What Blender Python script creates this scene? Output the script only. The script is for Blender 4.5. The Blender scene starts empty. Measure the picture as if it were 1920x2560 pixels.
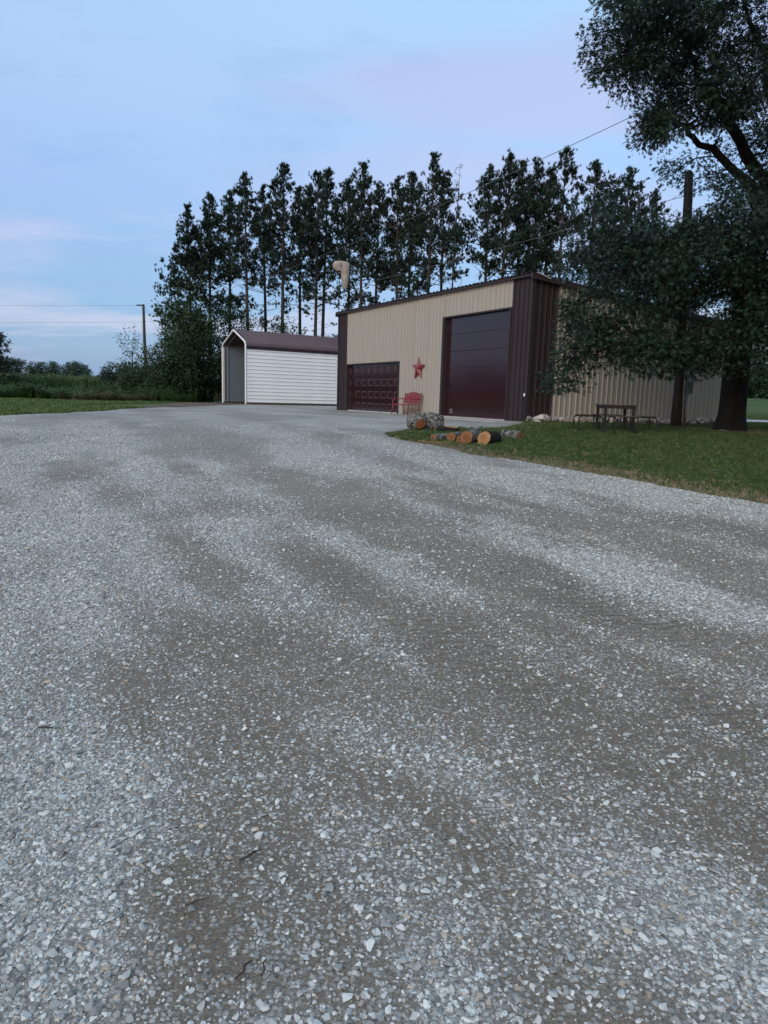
import bpy, bmesh, math, random
import numpy as np
from mathutils import Vector, Matrix
from mathutils.geometry import delaunay_2d_cdt

R = math.radians
random.seed(7)
rng = np.random.default_rng(7)
sc = bpy.context.scene
COL = sc.collection

# ------------------------------------------------------------------ camera
CAM_Z = 1.5
F_PX, PITCH, ROLL = 1771.4, 0.1601, 0.0281
cd = bpy.data.cameras.new('camera')
cam = bpy.data.objects.new('camera', cd)
COL.objects.link(cam)
cp, sp, cr, sr = math.cos(PITCH), math.sin(PITCH), math.cos(ROLL), math.sin(ROLL)
fw = Vector((0, cp, -sp)); up0 = Vector((0, sp, cp)); rt0 = Vector((1, 0, 0))
rt = rt0 * cr + up0 * sr
up = up0 * cr - rt0 * sr
cam.matrix_world = Matrix(((rt.x, up.x, -fw.x, 0), (rt.y, up.y, -fw.y, 0), (rt.z, up.z, -fw.z, CAM_Z), (0, 0, 0, 1)))
cd.sensor_fit = 'VERTICAL'
cd.sensor_height = 36.0
cd.lens = F_PX / 2560 * 36.0
cd.clip_start = 0.05
cd.clip_end = 3000
sc.camera = cam

# ------------------------------------------------------------------ world
SUN_EL, SUN_AZ = R(27), R(209)          # azimuth clockwise from +Y (low in the west, behind-left of the camera)
wd = bpy.data.worlds.new('World'); sc.world = wd; wd.use_nodes = True
nt = wd.node_tree; N = nt.nodes; N.clear(); LK = nt.links
def wn(t, **kw):
    n = N.new(t)
    for k, v in kw.items(): setattr(n, k, v)
    return n
out = wn('ShaderNodeOutputWorld'); bg = wn('ShaderNodeBackground')
sky = wn('ShaderNodeTexSky'); sky.sky_type = 'NISHITA'; sky.sun_disc = False
sky.sun_elevation = R(4); sky.sun_rotation = SUN_AZ
sky.air_density = 1.0; sky.dust_density = 1.5; sky.ozone_density = 2.0
tc = wn('ShaderNodeTexCoord'); sep = wn('ShaderNodeSeparateXYZ')
LK.new(tc.outputs['Generated'], sep.inputs[0])
ramp = wn('ShaderNodeValToRGB')          # thin high overcast seen through the haze, by elevation
e = ramp.color_ramp; e.elements[0].position = 0.0; e.elements[0].color = (0.205, 0.38, 0.67, 1)
e.elements[1].position = 1.0; e.elements[1].color = (0.80, 1.03, 1.12, 1)
for p_, c_ in ((0.10, (0.22, 0.395, 0.735, 1)), (0.24, (0.335, 0.485, 0.825, 1)), (0.36, (0.41, 0.585, 0.90, 1)), (0.48, (0.44, 0.65, 0.92, 1))):
    el = e.elements.new(p_); el.color = c_
LK.new(sep.outputs['Z'], ramp.inputs[0])
# cloud layer: direction projected on a high plane
mx = wn('ShaderNodeMath', operation='MAXIMUM'); mx.inputs[1].default_value = 0.0
LK.new(sep.outputs['Z'], mx.inputs[0])
ad = wn('ShaderNodeMath', operation='ADD'); ad.inputs[1].default_value = 0.16
LK.new(mx.outputs[0], ad.inputs[0])
dv = wn('ShaderNodeVectorMath', operation='DIVIDE')
cmb = wn('ShaderNodeCombineXYZ')
for i in range(3): LK.new(ad.outputs[0], cmb.inputs[i])
LK.new(tc.outputs['Generated'], dv.inputs[0]); LK.new(cmb.outputs[0], dv.inputs[1])
mp = wn('ShaderNodeMapping'); mp.inputs['Scale'].default_value = (0.42, 1.0, 0.0); mp.inputs['Location'].default_value = (3.1, 0.7, 0.0)
mp.inputs['Rotation'].default_value = (0, 0, R(-14))
LK.new(dv.outputs[0], mp.inputs[0])
nz = wn('ShaderNodeTexNoise'); nz.inputs['Scale'].default_value = 1.25; nz.inputs['Detail'].default_value = 6.0; nz.inputs['Roughness'].default_value = 0.5
nz.inputs['Distortion'].default_value = 0.6
LK.new(mp.outputs[0], nz.inputs['Vector'])
cr1 = wn('ShaderNodeValToRGB'); cr1.color_ramp.elements[0].position = 0.47; cr1.color_ramp.elements[1].position = 0.57
LK.new(nz.outputs['Fac'], cr1.inputs[0])
nz2 = wn('ShaderNodeTexNoise'); nz2.inputs['Scale'].default_value = 2.3; nz2.inputs['Detail'].default_value = 5.0; nz2.inputs['Roughness'].default_value = 0.55
mp2 = wn('ShaderNodeMapping'); mp2.inputs['Scale'].default_value = (0.7, 1.0, 0.0); mp2.inputs['Location'].default_value = (8.3, 2.2, 0.0)
LK.new(dv.outputs[0], mp2.inputs[0]); LK.new(mp2.outputs[0], nz2.inputs['Vector'])
cr2 = wn('ShaderNodeValToRGB'); cr2.color_ramp.elements[0].position = 0.52; cr2.color_ramp.elements[1].position = 0.78
LK.new(nz2.outputs['Fac'], cr2.inputs[0])
def wmix(fac, a, b, scale=1.0):
    m = wn('ShaderNodeMix', data_type='RGBA')
    if isinstance(fac, float): m.inputs[0].default_value = fac
    else:
        k = wn('ShaderNodeMath', operation='MULTIPLY'); k.inputs[1].default_value = scale
        LK.new(fac, k.inputs[0]); LK.new(k.outputs[0], m.inputs[0])
    for s, i in ((a, 6), (b, 7)):
        if isinstance(s, tuple): m.inputs[i].default_value = s
        else: LK.new(s, m.inputs[i])
    return m.outputs[2]
c1 = wmix(cr1.outputs[0], ramp.outputs[0], (0.475, 0.515, 0.79, 1), 0.85)      # lilac veil
c2 = wmix(cr2.outputs[0], c1, (0.24, 0.37, 0.69, 1), 0.7)                   # grey-blue wisps
sks = wn('ShaderNodeMix', data_type='RGBA', blend_type='MULTIPLY'); sks.inputs[0].default_value = 1.0
LK.new(sky.outputs[0], sks.inputs[6]); sks.inputs[7].default_value = (0.9, 0.9, 0.9, 1)
c3 = wmix(0.88, sks.outputs[2], c2)
# the veil is defined at display level; background strength brings it to 0.1 like the sky texture
gain = wn('ShaderNodeMix', data_type='RGBA', blend_type='MULTIPLY'); gain.inputs[0].default_value = 1.0
LK.new(c3, gain.inputs[6]); gain.inputs[7].default_value = (10, 10, 10, 1); gain.clamp_result = False
LK.new(gain.outputs[2], bg.inputs[0]); bg.inputs[1].default_value = 0.1
LK.new(bg.outputs[0], out.inputs[0])

# ------------------------------------------------------------------ sun (glow of the western sky just after sunset)
sl = bpy.data.lights.new('sun', 'SUN'); sl.energy = 1.5; sl.angle = R(26); sl.color = (1.0, 0.96, 0.87)
so = bpy.data.objects.new('sun', sl); COL.objects.link(so)
sdir = Vector((math.sin(SUN_AZ) * math.cos(SUN_EL), math.cos(SUN_AZ) * math.cos(SUN_EL), math.sin(SUN_EL)))
so.rotation_euler = sdir.to_track_quat('Z', 'Y').to_euler()
so.location = sdir * 50

sc.view_settings.view_transform = 'Standard'; sc.view_settings.look = 'None'
sc.view_settings.exposure = 0.0; sc.view_settings.gamma = 1.0; sc.view_settings.use_curve_mapping = False
sc.render.engine = 'CYCLES'
sc.cycles.max_bounces = 4; sc.cycles.diffuse_bounces = 3; sc.cycles.glossy_bounces = 2; sc.cycles.transmission_bounces = 2

# ------------------------------------------------------------------ helpers
def tag(o, label=None, cat=None, group=None, kind=None):
    if label: o['label'] = label
    if cat: o['category'] = cat
    if group: o['group'] = group
    if kind: o['kind'] = kind
    return o
def empty(name, loc=(0, 0, 0), rz=0.0):
    o = bpy.data.objects.new(name, None); COL.objects.link(o); o.location = loc; o.rotation_euler = (0, 0, rz)
    o.empty_display_size = 0.2
    return o
def link(name, me, mat=None, parent=None, smooth=False):
    o = bpy.data.objects.new(name, me); COL.objects.link(o)
    if mat is not None and not me.materials: me.materials.append(mat)
    if parent is not None: o.parent = parent
    if smooth:
        me.polygons.foreach_set('use_smooth', [True] * len(me.polygons))
    return o
class MB:
    """collects polygons; build() links them as one mesh object"""
    def __init__(s): s.v = []; s.f = []
    def add(s, vs, fs):
        b = len(s.v); s.v += [tuple(v) for v in vs]; s.f += [tuple(i + b for i in f) for f in fs]
    def box(s, x0, x1, y0, y1, z0, z1):
        s.add([(x0, y0, z0), (x1, y0, z0), (x1, y1, z0), (x0, y1, z0), (x0, y0, z1), (x1, y0, z1), (x1, y1, z1), (x0, y1, z1)],
              [(3, 2, 1, 0), (4, 5, 6, 7), (0, 1, 5, 4), (1, 2, 6, 5), (2, 3, 7, 6), (3, 0, 4, 7)])
    def tube(s, pts, rad, n=8, closed=False, caps=True):
        pts = [Vector(p) for p in pts]; m = len(pts)
        rads = rad if isinstance(rad, (list, tuple)) else [rad] * m
        b = len(s.v); prev = None
        for i, p in enumerate(pts):
            if closed: d = pts[(i + 1) % m] - pts[i - 1]
            else: d = pts[min(i + 1, m - 1)] - pts[max(i - 1, 0)]
            d.normalize()
            if prev is None:
                a = Vector((0, 0, 1)) if abs(d.z) < .9 else Vector((1, 0, 0))
                u = d.cross(a).normalized()
            else:
                u = (prev - d * prev.dot(d)).normalized()
            prev = u; w = d.cross(u)
            for k in range(n):
                t = 2 * math.pi * k / n
                s.v.append(tuple(p + (u * math.cos(t) + w * math.sin(t)) * rads[i]))
        for i in range(m if closed else m - 1):
            j = (i + 1) % m
            for k in range(n):
                k2 = (k + 1) % n
                s.f.append((b + i * n + k, b + i * n + k2, b + j * n + k2, b + j * n + k))
        if caps and not closed:
            s.f.append(tuple(b + k for k in range(n - 1, -1, -1)))
            s.f.append(tuple(b + (m - 1) * n + k for k in range(n)))
    def mesh(s, name='mesh'):
        me = bpy.data.meshes.new(name); me.from_pydata(s.v, [], s.f); me.update(); return me
    def build(s, name, mat, parent=None, smooth=False, bevel=0.0):
        o = link(name, s.mesh(name), mat, parent, smooth)
        if bevel:
            md = o.modifiers.new('bevel', 'BEVEL'); md.width = bevel; md.segments = 2; md.limit_method = 'ANGLE'
        return o
def np_mesh(name, V, Fc):
    """V (n,3) float, Fc (m,k) int"""
    me = bpy.data.meshes.new(name)
    V = np.ascontiguousarray(V, dtype=np.float32); Fc = np.ascontiguousarray(Fc, dtype=np.int32)
    m, k = Fc.shape
    me.vertices.add(len(V)); me.vertices.foreach_set('co', V.ravel())
    me.loops.add(m * k); me.loops.foreach_set('vertex_index', Fc.ravel())
    me.polygons.add(m); me.polygons.foreach_set('loop_start', np.arange(0, m * k, k, dtype=np.int32))
    me.polygons.foreach_set('loop_total', np.full(m, k, dtype=np.int32))
    me.update(calc_edges=True); return me
def sm(t):
    t = np.clip(t, 0, 1); return t * t * (3 - 2 * t)
PAD = 0.8237
def T(x, y):
    x = np.asarray(x, float); y = np.asarray(y, float)
    return PAD * sm((y - 2) / 19) + 1.55 * sm((y - 38) / 28) * sm((x - 6) / 13) + 0.03 * sm((y - 34) / 8) * sm((4 - x) / 8)
def Tz(x, y): return float(T(x, y))
def hash2(ix, iy, seed):
    h = (ix.astype(np.int64) * 374761393 + iy.astype(np.int64) * 668265263 + seed * 1442695041) & 0x7fffffff
    h = ((h ^ (h >> 13)) * 1274126177) & 0x7fffffff
    return ((h ^ (h >> 16)) & 0xffff) / 65535.0
def vnoise(x, y, seed=0):
    x = np.asarray(x, float); y = np.asarray(y, float)
    ix = np.floor(x); iy = np.floor(y); fx = x - ix; fy = y - iy
    fx = fx * fx * (3 - 2 * fx); fy = fy * fy * (3 - 2 * fy)
    a = hash2(ix, iy, seed); b = hash2(ix + 1, iy, seed); c = hash2(ix, iy + 1, seed); d = hash2(ix + 1, iy + 1, seed)
    return (a * (1 - fx) + b * fx) * (1 - fy) + (c * (1 - fx) + d * fx) * fy
def fbm(x, y, seed=0, o=4):
    s = 0; a = .5; t = 0
    for i in range(o):
        s = s + a * vnoise(x * 2 ** i + 17.3 * i, y * 2 ** i - 9.1 * i, seed + i); t += a; a *= .5
    return s / t

# ------------------------------------------------------------------ materials
MATS = {}
def mat(name, col, rough=0.7, spec=0.5, metal=0.0, var=0.0, vscale=3.0, bump=0.0, bscale=40.0, col2=None, trans=0.0, rnd=0.0, stretch=(1, 1, 1), detail=5.0, coat=0.0, lo=.3, hi=.7):
    m = bpy.data.materials.new(name); m.use_nodes = True; t = m.node_tree; n = t.nodes; L = t.links
    b = n['Principled BSDF']; b.inputs['Roughness'].default_value = rough; b.inputs['Metallic'].default_value = metal
    b.inputs['Specular IOR Level'].default_value = spec
    if coat: b.inputs['Coat Weight'].default_value = coat; b.inputs['Coat Roughness'].default_value = 0.12
    c4 = (*col, 1.0); b.inputs['Base Color'].default_value = c4
    tcn = n.new('ShaderNodeTexCoord'); mpn = n.new('ShaderNodeMapping'); mpn.inputs['Scale'].default_value = stretch
    L.new(tcn.outputs['Object'], mpn.inputs[0])
    src = None
    if var or col2:
        nz_ = n.new('ShaderNodeTexNoise'); nz_.inputs['Scale'].default_value = vscale; nz_.inputs['Detail'].default_value = detail; nz_.inputs['Roughness'].default_value = 0.6
        L.new(mpn.outputs[0], nz_.inputs['Vector'])
        rp = n.new('ShaderNodeValToRGB'); rp.color_ramp.elements[0].position = lo; rp.color_ramp.elements[1].position = hi
        a = tuple(max(0, c * (1 - var)) for c in col); z = col2 if col2 else tuple(c * (1 + var) for c in col)
        rp.color_ramp.elements[0].color = (*a, 1); rp.color_ramp.elements[1].color = (*z, 1)
        L.new(nz_.outputs['Fac'], rp.inputs[0]); src = rp.outputs[0]
    if rnd:
        oi = n.new('ShaderNodeObjectInfo'); hs = n.new('ShaderNodeHueSaturation')
        mr = n.new('ShaderNodeMapRange'); mr.inputs[3].default_value = 1 - rnd; mr.inputs[4].default_value = 1 + rnd
        L.new(oi.outputs['Random'], mr.inputs[0]); L.new(mr.outputs[0], hs.inputs['Value'])
        if src: L.new(src, hs.inputs['Color'])
        else: hs.inputs['Color'].default_value = c4
        src = hs.outputs[0]
    if src: L.new(src, b.inputs['Base Color'])
    if bump:
        nb = n.new('ShaderNodeTexNoise'); nb.inputs['Scale'].default_value = bscale; nb.inputs['Detail'].default_value = 6
        L.new(mpn.outputs[0], nb.inputs['Vector'])
        bp = n.new('ShaderNodeBump'); bp.inputs['Strength'].default_value = bump; bp.inputs['Distance'].default_value = 0.02
        L.new(nb.outputs['Fac'], bp.inputs['Height']); L.new(bp.outputs[0], b.inputs['Normal'])
    if trans:
        tr = n.new('ShaderNodeBsdfTranslucent'); ms = n.new('ShaderNodeMixShader'); ms.inputs[0].default_value = trans
        if src: L.new(src, tr.inputs[0])
        else: tr.inputs[0].default_value = c4
        L.new(b.outputs[0], ms.inputs[1]); L.new(tr.outputs[0], ms.inputs[2]); L.new(ms.outputs[0], n['Material Output'].inputs[0])
    MATS[name] = m; return m
mat('tan_steel', (0.37, 0.34, 0.29), 0.6, 0.25, var=0.05, vscale=1.2, stretch=(1, 1, .25), bump=.02, bscale=8)
mat('brown_steel', (0.036, 0.025, 0.027), 0.55, 0.3, var=0.10, vscale=1.5)
mat('roof_brown', (0.06, 0.04, 0.04), 0.4, 0.4, var=0.1, vscale=1.0)
mat('maroon', (0.030, 0.0105, 0.0135), 0.12, 0.6, var=0.08, vscale=2.0, bump=.015, bscale=60)
mat('maroon_trim', (0.04, 0.02, 0.022), 0.35)
mat('white_steel', (0.84, 0.84, 0.82), 0.4, 0.45, var=0.05, vscale=1.0, stretch=(1, 1, 3))
mat('white_paint', (0.78, 0.78, 0.76), 0.4)
mat('liner_grey', (0.17, 0.205, 0.24), 0.5, 0.35, var=.08, vscale=1.5)  # bluish grey standing in for the shade inside the carport
mat('carport_roof', (0.12, 0.078, 0.082), 0.42, 0.4, var=0.10, vscale=1.3)
mat('galv', (0.30, 0.31, 0.32), 0.4, metal=0.6, var=.1, vscale=5)
mat('timber', (0.07, 0.055, 0.04), 0.9, var=.3, vscale=6, bump=.4, bscale=25)
mat('concrete', (0.42, 0.40, 0.36), 0.85, var=.18, vscale=2.5, bump=.15, bscale=60)
mat('red_metal', (0.23, 0.028, 0.035), 0.38, var=.15, vscale=8)
mat('star_red', (0.17, 0.016, 0.02), 0.35, var=.12, vscale=6)
mat('black_metal', (0.014, 0.013, 0.012), 0.6, var=.2, vscale=8)
mat('table_top', (0.07, 0.05, 0.035), 0.55, var=.25, vscale=9)
mat('bark_grey', (0.10, 0.092, 0.083), 0.95, 0.2, var=.75, vscale=16, bump=1.0, bscale=24, col2=(0.30, 0.285, 0.26), lo=.38, hi=.68)
mat('bark_dark', (0.020, 0.018, 0.016), 0.95, 0.2, var=.4, vscale=6, bump=1.0, bscale=18, stretch=(1, 1, .3))
mat('bark_pine', (0.058, 0.048, 0.043), 0.95, 0.2, var=.4, vscale=4, bump=.6, bscale=12, stretch=(1, 1, .3))
mat('dead_wood', (0.12, 0.105, 0.09), 0.95, 0.2, var=.3, vscale=4)
mat('pole_wood', (0.055, 0.048, 0.042), 0.9, 0.2, var=.35, vscale=3, bump=.5, bscale=14, stretch=(2, 2, .15))
mat('cut_wood', (0.29, 0.14, 0.07), 0.85, 0.2, var=.25, vscale=7, bump=.3, bscale=30, col2=(0.43, 0.235, 0.12))
mat('cut_wood_pale', (0.46, 0.275, 0.135), 0.85, 0.2, var=.2, vscale=6, bump=.3, bscale=30)
mat('needles', (0.040, 0.066, 0.045), 0.6, 0.25, var=.35, vscale=.9, rnd=.12, trans=.12)
mat('oak_leaf', (0.021, 0.042, 0.029), 0.5, 0.3, var=.45, vscale=1.3, rnd=.1, trans=.16)
mat('shrub_leaf', (0.034, 0.064, 0.026), 0.55, 0.3, var=.4, vscale=1.1, rnd=.18, trans=.2)
mat('pale_leaf', (0.085, 0.115, 0.065), 0.55, 0.3, var=.3, vscale=1.1, rnd=.1, trans=.2)
mat('far_leaf', (0.05, 0.085, 0.055), 0.6, 0.3, var=.4, vscale=.6, rnd=.15, trans=.1)
mat('grass', (0.086, 0.138, 0.044), 0.65, 0.2, var=.35, vscale=.5, rnd=.45, trans=.25)
mat('grass_light', (0.115, 0.17, 0.05), 0.65, 0.2, var=.25, vscale=.5, rnd=.3, trans=.25)
mat('dry_grass', (0.30, 0.235, 0.155), 0.8, 0.2, rnd=.3, trans=.2)
mat('weed', (0.055, 0.105, 0.025), 0.6, 0.25, rnd=.35, trans=.25)
mat('weed_brown', (0.11, 0.10, 0.045), 0.7, 0.2, rnd=.3, trans=.2)
mat('corn', (0.055, 0.11, 0.03), 0.55, 0.3, rnd=.25, trans=.2)
mat('tassel', (0.22, 0.19, 0.09), 0.8, 0.2)
mat('stone', (0.42, 0.425, 0.40), 0.7, 0.35, rnd=.6, var=.12, vscale=60)
mat('stone_warm', (0.40, 0.34, 0.27), 0.75, 0.35, rnd=.35, var=.12, vscale=60)
mat('rock', (0.38, 0.34, 0.30), 0.85, 0.3, rnd=.45, var=.2, vscale=12, bump=.4, bscale=30)
mat('fabric', (0.50, 0.42, 0.36), 0.9, 0.2, var=.25, vscale=4, trans=.3)
mat('glass_blue', (0.25, 0.3, 0.3), 0.3)
mat('box_green', (0.10, 0.15, 0.14), 0.5)
mat('wire', (0.09, 0.09, 0.09), 0.6)
mat('sawdust', (0.46, 0.30, 0.17), 0.95, 0.1, var=.2, vscale=30)
mat('soil', (0.12, 0.085, 0.062), 0.95, 0.2, var=.35, vscale=2.0, bump=.6, bscale=30, col2=(0.20, 0.15, 0.115))
mat('drive_pale', (0.50, 0.49, 0.46), 0.85, var=.08, vscale=2)
mat('bed', (0.075, 0.066, 0.056), 0.95, 0.2, var=.4, vscale=12, bump=.6, bscale=40)

def ring_wood(name):
    m = MATS[name]; t = m.node_tree; n = t.nodes; L = t.links; b = n['Principled BSDF']; src = b.inputs['Base Color'].links[0].from_socket
    at_ = n.new('ShaderNodeAttribute'); at_.attribute_name = 'ring'; nz_ = n.new('ShaderNodeTexNoise'); nz_.inputs['Scale'].default_value = 9
    ma = n.new('ShaderNodeMath'); ma.operation = 'MULTIPLY_ADD'; L.new(at_.outputs['Fac'], ma.inputs[0]); ma.inputs[1].default_value = 34; 
    mb = n.new('ShaderNodeMath'); mb.operation = 'MULTIPLY'; L.new(nz_.outputs['Fac'], mb.inputs[0]); mb.inputs[1].default_value = 9; L.new(mb.outputs[0], ma.inputs[2])
    sn = n.new('ShaderNodeMath'); sn.operation = 'SINE'; L.new(ma.outputs[0], sn.inputs[0])
    rp = n.new('ShaderNodeValToRGB'); rp.color_ramp.elements[0].position = .0; rp.color_ramp.elements[1].position = .9; rp.color_ramp.elements[0].color = (.6, .55, .5, 1); rp.color_ramp.elements[1].color = (1.1, 1.1, 1.1, 1); L.new(sn.outputs[0], rp.inputs[0])
    edge = n.new('ShaderNodeValToRGB'); edge.color_ramp.elements[0].position = .2; edge.color_ramp.elements[1].position = 1.0; edge.color_ramp.elements[0].color = (.72, .6, .5, 1); edge.color_ramp.elements[1].color = (1.15, 1.15, 1.15, 1); L.new(at_.outputs['Fac'], edge.inputs[0])
    x1 = n.new('ShaderNodeMix'); x1.data_type = 'RGBA'; x1.blend_type = 'MULTIPLY'; x1.inputs[0].default_value = 1; L.new(src, x1.inputs[6]); L.new(rp.outputs[0], x1.inputs[7])
    x2 = n.new('ShaderNodeMix'); x2.data_type = 'RGBA'; x2.blend_type = 'MULTIPLY'; x2.inputs[0].default_value = 1; L.new(x1.outputs[2], x2.inputs[6]); L.new(edge.outputs[0], x2.inputs[7])
    L.new(x2.outputs[2], b.inputs['Base Color'])
ring_wood('cut_wood'); ring_wood('cut_wood_pale')
def ground_material():
    m = bpy.data.materials.new('lawn'); m.use_nodes = True; t = m.node_tree; n = t.nodes; L = t.links
    b = n['Principled BSDF']; b.inputs['Roughness'].default_value = .85; b.inputs['Specular IOR Level'].default_value = .2
    tcn = n.new('ShaderNodeTexCoord')
    a = n.new('ShaderNodeTexNoise'); a.inputs['Scale'].default_value = .35; a.inputs['Detail'].default_value = 8
    L.new(tcn.outputs['Object'], a.inputs['Vector'])
    r = n.new('ShaderNodeValToRGB'); r.color_ramp.elements[0].position = .3; r.color_ramp.elements[1].position = .72
    r.color_ramp.elements[0].color = (.05, .085, .025, 1); r.color_ramp.elements[1].color = (.10, .14, .045, 1)
    L.new(a.outputs['Fac'], r.inputs[0])
    f = n.new('ShaderNodeTexNoise'); f.inputs['Scale'].default_value = 45; f.inputs['Detail'].default_value = 4
    L.new(tcn.outputs['Object'], f.inputs['Vector'])
    mx_ = n.new('ShaderNodeMix'); mx_.data_type = 'RGBA'; mx_.blend_type = 'MULTIPLY'; mx_.inputs[0].default_value = .6
    r2 = n.new('ShaderNodeValToRGB'); r2.color_ramp.elements[0].position = .3; r2.color_ramp.elements[1].position = .65
    r2.color_ramp.elements[0].color = (.45, .42, .4, 1); r2.color_ramp.elements[1].color = (1.2, 1.2, 1.1, 1)
    L.new(f.outputs['Fac'], r2.inputs[0]); L.new(r.outputs[0], mx_.inputs[6]); L.new(r2.outputs[0], mx_.inputs[7])
    L.new(mx_.outputs[2], b.inputs['Base Color'])
    bp = n.new('ShaderNodeBump'); bp.inputs['Strength'].default_value = .7; bp.inputs['Distance'].default_value = .04
    L.new(f.outputs['Fac'], bp.inputs['Height']); L.new(bp.outputs[0], b.inputs['Normal'])
    return m
def gravel_material():
    m = bpy.data.materials.new('gravel'); m.use_nodes = True; t = m.node_tree; n = t.nodes; L = t.links
    b = n['Principled BSDF']; b.inputs['Roughness'].default_value = .72; b.inputs['Specular IOR Level'].default_value = .35
    tcn = n.new('ShaderNodeTexCoord'); at_ = n.new('ShaderNodeAttribute'); at_.attribute_name = 'stones'
    P = tcn.outputs['Object']
    def noise(s, d=5, ro=.6):
        q = n.new('ShaderNodeTexNoise'); q.inputs['Scale'].default_value = s; q.inputs['Detail'].default_value = d; q.inputs['Roughness'].default_value = ro
        L.new(P, q.inputs['Vector']); return q.outputs['Fac']
    def ramp_(src, p0, c0, p1, c1_):
        q = n.new('ShaderNodeValToRGB'); q.color_ramp.elements[0].position = p0; q.color_ramp.elements[1].position = p1
        q.color_ramp.elements[0].color = c0; q.color_ramp.elements[1].color = c1_; L.new(src, q.inputs[0]); return q.outputs[0]
    def mix_(fac, a, c, mode='MIX'):
        q = n.new('ShaderNodeMix'); q.data_type = 'RGBA'; q.blend_type = mode
        if isinstance(fac, float): q.inputs[0].default_value = fac
        else: L.new(fac, q.inputs[0])
        L.new(a, q.inputs[6]); L.new(c, q.inputs[7]); return q.outputs[2]
    def vor(scale, feat='F1', dist=None):
        q = n.new('ShaderNodeTexVoronoi'); q.feature = feat; q.inputs['Scale'].default_value = scale
        L.new(P, q.inputs['Vector']); return q
    v1 = vor(62); v2 = vor(120)
    stone = ramp_(v1.outputs['Color'], .1, (.27, .26, .24, 1), .85, (.66, .645, .61, 1))
    fines = ramp_(noise(95, 6, .75), .3, (.074, .058, .041, 1), .70, (.32, .27, .205, 1))
    dust = ramp_(noise(95, 6, .75), .3, (.13, .128, .12, 1), .70, (.52, .515, .49, 1))
    pw = n.new('ShaderNodeMath'); pw.operation = 'POWER'; L.new(at_.outputs['Fac'], pw.inputs[0]); pw.inputs[1].default_value = 2.0
    pk = n.new('ShaderNodeMath'); pk.operation = 'MULTIPLY'; L.new(pw.outputs[0], pk.inputs[0]); pk.inputs[1].default_value = .8
    fines = mix_(pk.outputs[0], fines, dust)
    broad = ramp_(noise(.55, 6), .3, (.78, .76, .73, 1), .7, (1.15, 1.14, 1.12, 1))
    # chance of a stone at each cell: attribute vs cell random
    lt = n.new('ShaderNodeMath'); lt.operation = 'LESS_THAN'
    sepc = n.new('ShaderNodeSeparateColor'); L.new(v1.outputs['Color'], sepc.inputs[0])
    fl = n.new('ShaderNodeMath'); fl.operation = 'MULTIPLY_ADD'; L.new(at_.outputs['Fac'], fl.inputs[0]); fl.inputs[1].default_value = .75; fl.inputs[2].default_value = .25
    L.new(sepc.outputs[1], lt.inputs[0]); L.new(fl.outputs[0], lt.inputs[1])
    edge = ramp_(v1.outputs['Distance'], .35, (1, 1, 1, 1), .62, (.0, .0, .0, 1))
    mm = n.new('ShaderNodeMath'); mm.operation = 'MULTIPLY'; L.new(lt.outputs[0], mm.inputs[0]); L.new(edge, mm.inputs[1])
    col = mix_(mm.outputs[0], fines, stone)
    col = mix_(1.0, col, broad, 'MULTIPLY')
    L.new(col, b.inputs['Base Color'])
    h1 = n.new('ShaderNodeMath'); h1.operation = 'MULTIPLY'; L.new(mm.outputs[0], h1.inputs[0]); h1.inputs[1].default_value = .3
    h2 = n.new('ShaderNodeMath'); h2.operation = 'MULTIPLY_ADD'; L.new(noise(90, 5, .7), h2.inputs[0]); h2.inputs[1].default_value = .7; L.new(h1.outputs[0], h2.inputs[2])
    h3 = n.new('ShaderNodeMath'); h3.operation = 'MULTIPLY_ADD'; L.new(noise(14, 4), h3.inputs[0]); h3.inputs[1].default_value = 1.1; L.new(h2.outputs[0], h3.inputs[2])
    ar = n.new('ShaderNodeAttribute'); ar.attribute_name = 'ripples'
    dt = n.new('ShaderNodeVectorMath'); dt.operation = 'DOT_PRODUCT'; L.new(P, dt.inputs[0]); dt.inputs[1].default_value = (-.32 * 62, .95 * 62, 0)
    ph = n.new('ShaderNodeMath'); ph.operation = 'MULTIPLY_ADD'; L.new(noise(2.2, 3), ph.inputs[0]); ph.inputs[1].default_value = 26; L.new(dt.outputs['Value'], ph.inputs[2])
    sn = n.new('ShaderNodeMath'); sn.operation = 'SINE'; L.new(ph.outputs[0], sn.inputs[0])
    rm = n.new('ShaderNodeMath'); rm.operation = 'MULTIPLY'; L.new(sn.outputs[0], rm.inputs[0]); L.new(ar.outputs['Fac'], rm.inputs[1])
    h4 = n.new('ShaderNodeMath'); h4.operation = 'MULTIPLY_ADD'; L.new(rm.outputs[0], h4.inputs[0]); h4.inputs[1].default_value = .75; L.new(h3.outputs[0], h4.inputs[2])
    bp = n.new('ShaderNodeBump'); bp.inputs['Strength'].default_value = 1.0; bp.inputs['Distance'].default_value = .012
    L.new(h4.outputs[0], bp.inputs['Height']); L.new(bp.outputs[0], b.inputs['Normal'])
    return m
MATS['lawn'] = ground_material(); MATS['gravel'] = gravel_material()

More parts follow.
